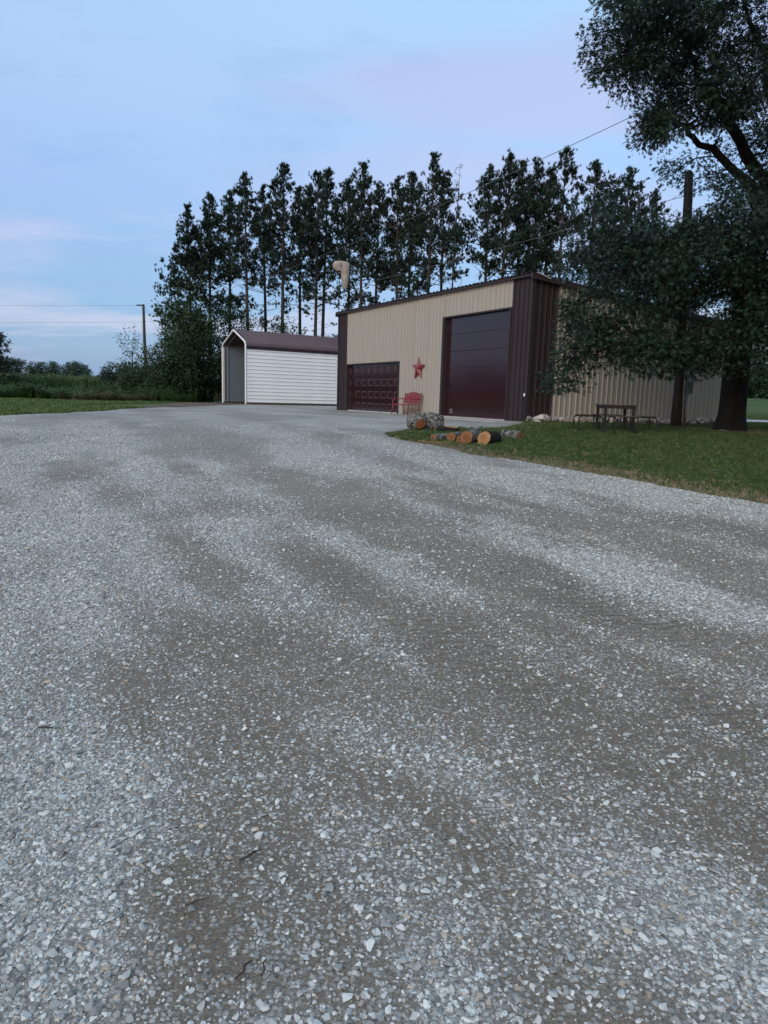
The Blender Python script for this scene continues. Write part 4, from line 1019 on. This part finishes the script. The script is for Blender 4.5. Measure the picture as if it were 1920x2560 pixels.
# bushes at the field edge on the left
FG = 'trees and bushes at the edge of the corn field'
shrub('field_bush', 'round dark bush left of the utility pole at the field edge', -28.4, 78, 2.4, 1.9, 90, 51, 'far_leaf', .22, 90, .26, FG, c=.5)
shrub('field_bush', 'dark bush right of the utility pole before the corn', -22.6, 66, 1.7, 1.0, 50, 52, 'far_leaf', .20, 80, .24, FG)
shrub('field_bush', 'low dark bush between the utility pole and the pines', -19.2, 56, 1.9, 1.0, 50, 53, 'shrub_leaf', .16, 70, .24, FG)
shrub('slender_tree', 'slender pale airy tree beside the utility pole', -29.4, 83, 2.0, 3.9, 70, 54, 'pale_leaf', .22, 9, .34, FG, c=.6)
for i, (x, y, rx, rz_, lb) in enumerate(((-71.5, 150, 5.6, 3.4, 'round far tree over the corn on the left'), (-64.8, 150, 2.4, 2.7, 'small far tree right of the round far tree over the corn'), (-57.2, 132, 3.4, 3.1, 'double crowned far tree over the corn left of the slender tree'),
                                         (-84, 158, 6.2, 4.6, 'far tree over the corn at the left edge of the picture'), (-50, 165, 3.2, 2.2, 'low far tree over the corn nearest the utility pole'), (-36.5, 118, 3.6, 2.7, 'far tree peeping out right of the utility pole'))):
    shrub('far_tree', lb, x, y, rx * .72, rz_ * .92, 130, 60 + i, 'far_leaf', .30, 80, .30, FG)
row_src = None
for i in range(10):
    tx, ty = -98 + i * 3.9 + (i % 3) * 1.2, 48 + i * 5.6
    if i < 2: row_src = [row_src, shrub('field_tree', 'leafy tree, %s of the row beyond the left picture edge' % ORD[i], tx, ty, 3.6, 3.0 + .4 * i, 110, 90 + i, 'far_leaf', .30, 70, .34, 'tree row beyond the left picture edge')]
    else:
        src = row_src[1] if i % 2 else row_src[0][1]
        q = empty('field_tree', (tx, ty, Tz(tx, ty)), i * 1.3); q.scale = (1, 1, .9 + .05 * (i % 4)); tag(q, 'leafy tree, %s of the row beyond the left picture edge' % ORD[i], 'tree', 'tree row beyond the left picture edge')
        for ch in list(src.children):
            c = ch.copy(); COL.objects.link(c); c.parent = q
PM0 = pine_meshes(170, 9.0, .12, 2.9, False, 1.2)
pine_tree(-45.2, 82, 9.2, PM0, 9.0, .4, 'dark rounded pine cut by the left edge of the picture')
shrub('conifer_sapling', 'tiny pointed conifer at the corn edge on the left', -50.5, 120, 1.0, 1.9, 40, 75, 'far_leaf', .3, 16, .3, FG)
# far lawn hedge on the right
for i, (x, y, rx, rz_, lb) in enumerate(((32.0, 66, 4.2, 1.7, 'dark rounded hedge bush beyond the right lawn, left of its pair'), (37.0, 65.5, 4.4, 1.8, 'dark rounded hedge bush at the right picture edge beyond the lawn'), (36.5, 72, 5, 5.5, 'dark leafy tree behind the far hedge on the right'), (46, 74, 6, 6, 'leafy tree beyond the far lawn past the right picture edge'), (28, 73, 4.5, 5, 'leafy tree far behind the oak trunk'))):
    shrub('hedge_bush' if i < 2 else 'broadleaf_tree', lb, x, y, rx, rz_, 90, 80 + i, 'shrub_leaf', .25, 60, .4, 'trees and hedge beyond the right lawn')

# ---- corn and weeds
def corn_plant(seed):
    r = random.Random(seed); m = MB(); H = r.uniform(1.95, 2.25)
    m.tube([(0, 0, 0), (.02, 0, H * .6), (.03, .01, H * .93)], [.018, .014, .008], 4, caps=False)
    a = r.uniform(0, 3.14)
    for i in range(9):
        z = H * (.18 + .085 * i); aa = a + (i % 2) * math.pi + r.gauss(0, .35); ln = r.uniform(.55, .8); ux, uy = math.cos(aa), math.sin(aa); w = .042
        P = [(0, 0, z), (ux * ln * .3, uy * ln * .3, z + .30), (ux * ln * .7, uy * ln * .7, z + .26), (ux * ln, uy * ln, z - .05)]
        vs = []
        for j, p in enumerate(P):
            ww = w * (.7, 1, .8, .05)[j]; vs += [(p[0] - uy * ww, p[1] + ux * ww, p[2]), (p[0] + uy * ww, p[1] - ux * ww, p[2])]
        m.add(vs, [(0, 1, 3, 2), (2, 3, 5, 4), (4, 5, 7, 6)])
    nf = len(m.f)
    for i in range(5):
        t = r.uniform(0, 6.28); d = .14
        m.add([(.03, 0, H * .9), (.045, .008, H * .9), (.03 + d * math.cos(t), d * math.sin(t), H + .1)], [(0, 1, 2)])
    me = m.mesh('corn'); me.materials.append(MATS['corn']); me.materials.append(MATS['tassel'])
    for i in range(nf, len(me.polygons)): me.polygons[i].material_index = 1
    return me
def corn():
    P = []
    for k in range(10):
        x = np.arange(-190, -12, .27); y = np.full(len(x), 84 + .76 * k) + .10 * x * 0
        x = x + rng.normal(0, .06, len(x)); y = y + rng.normal(0, .06, len(x)); P.append(np.column_stack([x, y, T(x, y)]))
    P = np.concatenate(P); s = rng.uniform(.88, 1.10, len(P)); s *= .94 + .12 * fbm(P[:, 0] * .25, P[:, 1] * .25, 4)
    rot = np.column_stack([rng.normal(0, .05, len(P)), rng.normal(0, .05, len(P)), rng.uniform(0, 6.28, len(P))])
    tag(gn_scatter('corn_field', P, rot, np.column_stack([s, s, s]), [corn_plant(i) for i in range(6)]), 'tall green corn field in the distance on the left', 'corn', kind='stuff')
    # closed stand of leaves behind the first rows
    m = MB(); x0, x1 = -190, -12
    xs = np.linspace(x0, x1, 90); rows = np.linspace(92, 240, 24); vs = []
    for j, y in enumerate(rows):
        for i, x in enumerate(xs): vs.append((x, y, Tz(x, y) + 1.72 + .18 * random.random()))
    fs = [(j * 90 + i, j * 90 + i + 1, (j + 1) * 90 + i + 1, (j + 1) * 90 + i) for j in range(23) for i in range(89)]
    m.add(vs, fs); o = m.build('corn_canopy', MATS['corn']); tag(o, 'leafy top of the corn field running to the far trees', 'corn', kind='stuff')
corn()
def weed_plant(seed, h=.6, n=34, mats='weed', leaf=.10):
    r = random.Random(seed); m = MB()
    for _ in range(5):
        a = r.uniform(0, 6.28); d = r.uniform(.0, .18); hh = h * r.uniform(.7, 1.15); lx, ly = math.cos(a) * d, math.sin(a) * d
        m.tube([(lx * .3, ly * .3, 0), (lx, ly, hh * .6), (lx * 1.5, ly * 1.5, hh)], [.006, .005, .002], 3, caps=False)
        for _ in range(n // 5):
            t = r.uniform(.15, 1.05); p = Vector((lx * (.3 + 1.2 * t), ly * (.3 + 1.2 * t), hh * t)); b = r.uniform(0, 6.28); u = Vector((math.cos(b), math.sin(b), r.uniform(-.3, .5))) * leaf * r.uniform(.6, 1.2); w = Vector((-math.sin(b), math.cos(b), 0)) * leaf * .22
            m.add([p, p + u * .5 + w, p + u, p + u * .5 - w], [(0, 1, 2, 3)])
    me = m.mesh('weed'); me.materials.append(MATS[mats]); return me
def weeds():
    n_ = 17000; x = rng.uniform(-62, -11, n_); y = 40 + 24 * rng.random(n_) ** 1.1
    yb = 39.5 + 2.2 * (fbm(x * .3, x * 0, 14) - .5) * 2 + np.where(x < -16, 0, (x + 16) * .9)
    k = (y > yb) & (x > -.62 * y - 4) & (x < -12.3 + .0 * y - (y - 46).clip(0, 20) * .12)
    x, y = x[k], y[k]; br = fbm(x * .22, y * .12, 71); p = np.column_stack([x, y, T(x, y)])
    hs = (.08 + 1.0 * fbm(x * .28, y * .16, 5) ** 1.6) * (1 + .8 * sm((x + 30) / 14)) * rng.uniform(.7, 1.3, len(x))
    rot = np.column_stack([rng.normal(0, .1, len(p)), rng.normal(0, .1, len(p)), rng.uniform(0, 6.28, len(p))]); sc3 = np.column_stack([hs * 1.5 + .3, hs * 1.5 + .3, hs * 1.35])
    b = br > .56
    tag(gn_scatter('weeds', p[~b], rot[~b], sc3[~b], [weed_plant(i, .6, 40, 'weed', .11) for i in range(5)]), 'tall rough green weeds before the corn field', 'weeds', kind='stuff')
    tag(gn_scatter('brown_weeds', p[b], rot[b], sc3[b] * np.array([1, 1, .75]), [weed_plant(20 + i, .5, 40, 'weed_brown', .09) for i in range(4)]), 'brownish seeding weeds at the edge of the left lawn', 'weeds', kind='stuff')
weeds()

# ================================================================== POLES AND WIRES
def sag_pts(a, b, sag, n=40):
    a, b = Vector(a), Vector(b); o = []
    for i in range(n + 1):
        s = i / n; p = a.lerp(b, s); p.z -= 4 * sag * s * (1 - s); o.append(p)
    return o
def poles():
    x, y = -25.2, 75.0; z0 = Tz(x, y)
    u = empty('utility_pole', (x, y, z0)); tag(u, 'dark wooden utility pole at the field edge on the left', 'utility pole')
    h = 10.25 - z0
    m = MB(); m.tube([(0, 0, -.3), (-.02, 0, h * .5), (-.06, 0, h)], [.18, .155, .125], 12); m.build('pole', MATS['pole_wood'], u, True)
    m = MB(); m.tube([(-.06, 0, h - .12), (-.75, 0, h - .10)], .035, 6); m.build('insulator_arm', MATS['black_metal'], u)
    for xx in (-.3, -.5, -.7):
        m = MB(); m.tube([(xx, 0, h - .2), (xx, 0, h - .02)], .06, 8); m.build('insulator', MATS['black_metal'], u)
    m = MB(); m.tube([(-.17, -.1, h - 1.72), (.17, -.1, h - 1.72)], .03, 6); m.build('bracket', MATS['black_metal'], u)
    m = MB(); m.tube([(-.22, -.16, h - 1.8), (-.20, -.16, h * .48)], .012, 5); m.build('down_lead', MATS['wire'], u)
    g = MB(); g.tube([(-25.1, 75, 10.0), (-20.0, 74, z0 + .05)], .014, 5); tag(g.build('guy_wire', MATS['wire']), 'slanting guy wire running down from the left utility pole', 'wire')
    for nm, a, b, sg, lb in (('power_line', (-24.87, 75, 10.17), (14.8, 5.304, 10.187), 1.694, 'upper overhead wire sweeping across the pines to the upper right'), ('power_line', (-24.91, 75, 8.54), (14.777, 14.0, 8.334), 1.034, 'lower overhead wire crossing the pines and the oak'),
                             ('power_line', (-25.6, 75, 10.12), (-75, 82, 10.3), .25, 'upper wire running left from the utility pole'), ('power_line', (-25.4, 75, 8.5), (-75, 82, 8.3), .25, 'lower wire running left from the utility pole')):
        m = MB(); m.tube(sag_pts(a, b, sg), .0095, 5); tag(m.build(nm, MATS['wire']), lb, 'wire', 'overhead wires')
    for (px, py, hz, lb) in ((14.8, 5.304, 10.4, 'utility pole right of the picture carrying the upper wire'), (14.777, 14.0, 8.6, 'utility pole right of the picture carrying the lower wire'), (-75, 82, 10.6, 'utility pole beyond the left picture edge')):
        z1 = Tz(px, py); uo = empty('utility_pole', (px, py, z1)); tag(uo, lb, 'utility pole')
        m = MB(); m.tube([(0, 0, -.3), (0, 0, hz - z1)], [.16, .12], 12); m.build('pole', MATS['pole_wood'], uo, True)
    # service pole beside the oak
    x, y = 8.92, 22.0; z0 = Tz(x, y)
    s = empty('service_pole', (x, y, z0)); tag(s, 'weathered service pole with conduit and meter box beside the oak', 'utility pole')
    h = 7.45
    m = trunk_mesh([(0, 0, -.3), (-.06, 0, 1.5), (-.17, 0, 4.2), (-.27, 0, 6.6), (-.31, 0, h - .1), (-.31, 0, h)], [.165, .155, .14, .128, .12, .06], 14, 3, rough=.02); m.build('pole', MATS['pole_wood'], s, True)
    m = MB(); m.tube([(.20, -.06, -.1), (.15, -.06, 1.7), (.05, -.05, 4.6)], .035, 8); m.build('conduit', MATS['galv'], s, True)
    m = MB(); m.tube([(-.19, -.03, -.1), (-.22, -.03, 2.6)], .02, 8); m.build('ground_lead', MATS['galv'], s, True)
    m = MB(); m.box(.14, .34, -.17, .0, 1.05, 1.62); bx = m.build('meter_box', MATS['box_green'], s, bevel=.015)
    m = MB(); m.tube([(.24, -.17, 1.45), (.24, -.23, 1.45)], .07, 12); m.build('meter_dial', MATS['glass_blue'], bx)
    m = MB(); m.tube([(.23, -.08, -.1), (.24, -.08, 1.06)], .022, 8); m.build('conduit', MATS['galv'], s, True)
poles()
def windsock():
    x, y = -2.78, 40.0; z0 = Tz(x, y); h = 8.70 - z0
    w = empty('windsock', (x, y, z0)); tag(w, 'limp beige fabric windsock on a thin mast behind the barn', 'windsock')
    m = MB(); m.tube([(0, 0, -.1), (0, 0, h)], [.03, .02], 8); m.build('mast', MATS['black_metal'], w)
    ring = MB(); ring.tube([(-.10, .22 * math.cos(t), h - .24 + .22 * math.sin(t)) for t in np.linspace(0, 2 * math.pi, 21)[:-1]], .015, 6, closed=True); ring.build('hoop', MATS['galv'], w)
    def cloth(nm, path, n_, fold, seed):
        m = MB(); r = random.Random(seed); vs = []
        for i, (px, pz, rx_, ry_) in enumerate(path):
            for k in range(n_):
                t = 2 * math.pi * k / n_; q = 1 + fold * math.sin(k * 2.36 + .25 * i) + .5 * fold * math.sin(k * 1.1 + i * .7) + r.uniform(-.05, .05)
                vs.append((px + rx_ * q * math.cos(t), ry_ * q * math.sin(t), pz + r.uniform(-.012, .012)))
        m.add(vs, [(i * n_ + k, (i + 1) * n_ + k, (i + 1) * n_ + (k + 1) % n_, i * n_ + (k + 1) % n_) for i in range(len(path) - 1) for k in range(n_)])
        m.add([vs[k] for k in range(n_)], [tuple(range(n_))])
        m.build(nm, MATS['fabric'], w, True)
    # collapsed mouth of the sock over the hoop, and the sleeve hanging beside it
    cloth('mouth', [(.02, h + .02, .10, .10), (-.02, h - .03, .26, .22), (-.08, h - .14, .30, .25), (-.10, h - .28, .29, .24), (-.06, h - .40, .25, .22), (.02, h - .50, .17, .18)], 18, .05, 3)
    cloth('sleeve', [(.24, h + .0, .14, .12), (.28, h - .06, .22, .18), (.29, h - .25, .235, .18), (.29, h - .50, .22, .17), (.30, h - .80, .195, .16), (.31, h - 1.08, .165, .14), (.32, h - 1.30, .125, .11), (.32, h - 1.38, .11, .09)], 18, .14, 4)
windsock()

# ================================================================== PICNIC TABLE, LOGS, ROCKS
def rrect(x0, x1, z0, z1, r_, y, axis='x', n=5):
    o = []
    for cx, cz, a0 in ((x1 - r_, z1 - r_, 0), (x0 + r_, z1 - r_, 90), (x0 + r_, z0 + r_, 180), (x1 - r_, z0 + r_, 270)):
        for i in range(n + 1):
            a = R(a0 + 90 * i / n); px, pz = cx + r_ * math.cos(a), cz + r_ * math.sin(a); o.append((px, y, pz) if axis == 'x' else (y, px, pz))
    return o
def picnic():
    x, y = 5.82, 18.25; t = empty('picnic_table', (x, y, Tz(x, y) + .01), R(-1)); tag(t, 'dark metal picnic table with four attached benches under the oak', 'picnic table')
    BM, TT = MATS['black_metal'], MATS['table_top']; s = .42
    m = MB(); m.box(-s, s, -s, s, .665, .70); top = m.build('tabletop', TT, t, bevel=.012)
    m = MB(); m.box(-s + .03, s - .03, -s + .03, s - .03, .60, .664); m.build('apron', BM, top)
    for sx in (-1, 1):
        for sy in (-1, 1):
            m = MB(); m.box(sx * .35 - .03, sx * .35 + .03, sy * .35 - .03, sy * .35 + .03, 0, .61); m.build('leg', BM, t, bevel=.004)
    for k in range(4):
        b = bpy.data.objects.new('bench', None)
        m = MB(); m.box(-.93, -.66, -.36, .36, .405, .435)
        me = m.mesh('bench'); o = link('bench', me, TT, t); o.rotation_euler = (0, 0, k * math.pi / 2)
        md = o.modifiers.new('bevel', 'BEVEL'); md.width = .01; md.segments = 2
        for yy in (-.27, .27):
            m = MB(); m.tube(rrect(-.98, -.38, .018, .398, .09, yy), .017, 6, closed=True); m.build('tube_frame', BM, o, True)
        bpy.data.objects.remove(b)
picnic()

def log(name, label, a, b, ra, rb, seed, bark='bark_grey', face='cut_wood', faces=(True, True), lump=.10, cat='log', group='cut logs on the grass', squash=1.0, tilt_cut=0.0, barrel=0.0):
    """a, b: end centres (world). bark mesh + a cut_face part for each sawn end"""
    a, b = Vector(a), Vector(b); d = (b - a); L_ = d.length; n_, k_ = 12, 22
    root = empty(name, ((a.x + b.x) / 2, (a.y + b.y) / 2, min(a.z - ra, b.z - rb))); tag(root, label, cat, group)
    off = root.location; dx = d.normalized(); w0 = Vector((0, 0, 1)) if abs(dx.z) < .9 else Vector((1, 0, 0)); u = dx.cross(w0).normalized(); v = u.cross(dx)
    vs = []; r = random.Random(seed); ph = [r.uniform(0, 6.28) for _ in range(6)]
    def rad(t, s):
        q = (ra + (rb - ra) * s) * (1 - barrel * abs(2 * s - 1) ** 3.0) * (1 + lump * (.5 * math.sin(2 * t + ph[0] + s) + .3 * math.sin(3 * t + ph[1] + 2 * s) + .35 * math.sin(5 * t + ph[2]) * math.sin(4 * s + ph[3])))
        return q
    for i in range(n_ + 1):
        s = i / n_
        for k in range(k_):
            t = 2 * math.pi * k / k_; q = rad(t, s) * (1 + .045 * math.sin(9 * t + 3 * math.sin(5 * s + ph[4])) + .03 * r.uniform(-1, 1))
            p = a.lerp(b, s) + u * q * math.cos(t) + v * q * squash * math.sin(t)
            if i == 0: p += dx * tilt_cut * math.sin(t) * q
            vs.append(p - off)
    m = MB(); m.add(vs, [(i * k_ + k, i * k_ + (k + 1) % k_, (i + 1) * k_ + (k + 1) % k_, (i + 1) * k_ + k) for i in range(n_) for k in range(k_)])
    m.build('bark', MATS[bark], root, True)
    for i, on in ((0, faces[0]), (n_, faces[1])):
        ringv = vs[i * k_:(i + 1) * k_]; c = sum(ringv, Vector()) / k_; o_ = dx * (-.004 if i == 0 else .004)
        m = MB(); vv = [c + o_ * 1.6] + [c + (p - c) * .93 + o_ for p in ringv] + [c + (p - c) * .985 - o_ * 2 for p in ringv]
        f1 = [(0, 1 + k, 1 + (k + 1) % k_) for k in range(k_)] + [(1 + k, 1 + k_ + k, 1 + k_ + (k + 1) % k_, 1 + (k + 1) % k_) for k in range(k_)]
        m.add(vv, f1); fo = m.build('cut_face', MATS[face if on else bark], root)
        ra_ = fo.data.attributes.new('ring', 'FLOAT', 'POINT'); ra_.data.foreach_set('value', [0.0] + [.93] * k_ + [1.0] * k_)
    return root
def logs():
    def g(x, y, dz): return (x, y, Tz(x, y) + dz)
    # big weathered butt log with a sawn limb stub
    x, y = .93, 17.15; z = Tz(x, y)
    root = log('butt_log', 'big squat grey weathered trunk section with an orange sawn limb scar', (x - .43, y + .03, z + .20), (x + .44, y + .12, z + .215), .225, .25, 11, 'bark_grey', 'bark_grey', (False, False), .22, 'log', 'cut logs on the grass', .95, barrel=.42)
    m = MB(); c = Vector((x - .12, y - .205, z + .17)) - root.location; vs = [c + Vector((0, -.075, 0))]; r = random.Random(5); n_ = 14
    for rad_, dy in ((.115, -.055), (.13, .0), (.15, .10)):
        for k in range(n_): t = 2 * math.pi * k / n_; q = rad_ * (1 + .14 * math.sin(2 * t + .5) + r.uniform(-.05, .05)); vs.append(c + Vector((q * math.cos(t), dy, q * 1.05 * math.sin(t))))
    f0 = [(0, 1 + (k + 1) % n_, 1 + k) for k in range(n_)]
    m.add(vs[:1 + n_], f0); m.build('limb_scar', MATS['cut_wood'], root)
    m = MB(); vv = vs[1:]; m.add(vv, [(j * n_ + k, j * n_ + (k + 1) % n_, (j + 1) * n_ + (k + 1) % n_, (j + 1) * n_ + k) for j in range(2) for k in range(n_)]); m.build('stub_bark', MATS['bark_grey'], root, True)
    m = MB(); r = random.Random(9); P = [(x - .05 + .13 * math.cos(t) * r.uniform(.7, 1.1), y + .07 + .08 * math.sin(t) * r.uniform(.7, 1.1), z + .452) for t in np.linspace(0, 6.28, 11)[:-1]]
    m.add([Vector(p) - root.location for p in P], [tuple(range(10))]); o = m.build('worn_patch', MATS['concrete'], root)  # irregular pale patch on top of the log
    # small round standing on end with a pale top
    log('log_round', 'short log round standing on end with a pale sawn top', g(1.52, 16.75, .02), g(1.53, 16.74, .145), .165, .16, 12, 'bark_dark', 'cut_wood_pale', (False, True), .08)
    log('log_round', 'thin dark slab of wood behind the pale topped round', g(1.16, 16.85, .06), g(1.34, 16.9, .055), .055, .05, 22, 'bark_dark', 'cut_wood', (True, False), .12)
    log('log', 'slim log lying left of the others with its pale end facing left', g(.98, 14.80, .085), g(1.26, 15.02, .085), .085, .08, 13, 'bark_grey', 'cut_wood', (True, True), .08)
    log('log', 'short log with a round orange sawn end facing the driveway', g(1.35, 14.80, .105), g(1.55, 15.12, .10), .105, .10, 14, 'bark_grey', 'cut_wood', (True, True), .08)
    log('log', 'largest log of the pile with furrowed grey bark and narrow sawn end', g(1.62, 14.42, .145), g(1.86, 14.82, .155), .142, .15, 15, 'bark_grey', 'cut_wood', (True, True), .10)
    log('split_log', 'thin split piece leaning on the largest log', g(1.52, 14.52, .10), g(1.60, 14.72, .10), .085, .09, 16, 'bark_dark', 'cut_wood', (True, True), .15, squash=1.1)
    log('log', 'log with a big slanting pale orange cut face at the right end of the pile', g(1.98, 14.42, .145), g(2.28, 14.78, .125), .155, .13, 17, 'bark_dark', 'cut_wood_pale', (True, True), .10, tilt_cut=.55)
    log('log', 'lone log lying on the grass right of the pile', g(2.60, 15.80, .10), g(2.92, 15.50, .105), .10, .105, 18, 'bark_grey', 'cut_wood', (True, True), .09)
    SD, _ = sheet('sawdust', wob(densify([(.72, 14.55), (1.05, 14.42), (1.35, 14.52), (1.3, 14.85), (.95, 15.05), (.7, 14.85)], .12), .09, 6), .020, MATS['sawdust'], [(.6, 1.5, 14.3, 15.2, .08)])
    tag(SD, 'pale orange sawdust spilled on the grass by the log pile', 'sawdust', kind='stuff')
    r = random.Random(31)
    chips = hull_mesh(300, 9, .35, [MATS['cut_wood_pale']]); P = []
    for _ in range(160):
        xx, yy = r.gauss(1.0, .25), r.gauss(14.72, .22); P.append((xx, yy, Tz(xx, yy) + .03))
    P = np.array(P); s = rng.uniform(.008, .02, len(P))
    tag(gn_scatter('wood_chips', P, np.column_stack([rng.normal(0, .4, len(P)), rng.normal(0, .4, len(P)), rng.uniform(0, 6.28, len(P))]), np.column_stack([s * 1.6, s, s]), [chips]), 'scattered wood chips around the sawdust', 'wood chips', kind='stuff')
logs()

def rocks():
    # stone border along the side wall
    bed, _ = sheet('rock_border', [barn_pt(BL + .01, -.2), barn_pt(BL + .75, -.3), barn_pt(BL + .70, 5), barn_pt(BL + .75, BD), barn_pt(BL + .01, BD)], .016, MATS['bed'], [(3, 16, 21, 30, .4)])
    tag(bed, 'strip of fist sized landscape rocks along the side wall', kind='structure')
    shapes = [hull_mesh(500 + i, 16, .7, [MATS['rock']]) for i in range(8)]; r = random.Random(77); n_ = 0
    for i in range(270):
        t = r.uniform(-.15, BD - .1); w = r.uniform(.08, .66); s = r.choice((.07, .085, .1, .12, .15)) * r.uniform(.8, 1.2); px, py = barn_pt(BL + w, t)
        o = bpy.data.objects.new('rock', shapes[i % 8]); COL.objects.link(o); o.parent = bed; o.location = (px, py, Tz(px, py) + .03 + s * .5 + (.06 if i % 3 == 0 else 0)); o.scale = (s, s, s * .9); o.rotation_euler = (r.gauss(0, .3), r.gauss(0, .3), r.uniform(0, 6.28))
    # a few larger pale stones by the corner and by the trunk
    for (px, py, s, lb) in ((*barn_pt(BL + .62, -.02), .13, 'pale rock at the building corner, largest of the border'), (9.15, 19.42, .14, 'flat pale rock lying against the oak trunk')):
        o = bpy.data.objects.new('boulder', hull_mesh(int(s * 1000), 18, .5, [MATS['rock']])); COL.objects.link(o); o.location = (px, py, Tz(px, py) + .04); o.scale = (s, s, s * .8); tag(o, lb, 'rock')
    # fallen leaf debris on the lawn and sticks on the gravel
    for (x, y, ln, a, rad, lb) in ((-.40, 2.08, .075, .75, .0045, 'short curved brown stick on the gravel left of the middle'), (-.52, 1.86, .05, .5, .003, 'thin dark twig on the gravel near the lower left'), (-.33, 1.62, .06, 1.1, .0035, 'pale brown stick on the gravel near the bottom edge'), (-.28, 1.63, .05, 1.45, .0025, 'thin upright looking twig beside the pale brown stick'), (-1.45, 2.9, .06, -.1, .004, 'dark stick on the gravel near the left picture edge'), (6.6, 17.32, .16, .2, .02, 'pale curl of bark lying on the lawn by the picnic table')):
        z = Tz(x, y) + .025 + float(ripple(np.array([x]), np.array([y]))[0]) + rad; m = MB(); c, s = math.cos(a), math.sin(a)
        ln = ln * (.55 if ln < .1 else 1); m.tube([(-c * ln, -s * ln, 0), (-c * ln * .3 + s * .006, -s * ln * .3, .003), (c * ln * .4 - s * .005, s * ln * .4, .004), (c * ln, s * ln, .002)], [rad * .8, rad, rad * .9, rad * .4], 6)
        o = m.build('stick', MATS['dead_wood'] if ln > .1 else MATS['bark_pine']); o.location = (x, y, z); tag(o, lb, 'stick', 'sticks')
rocks()
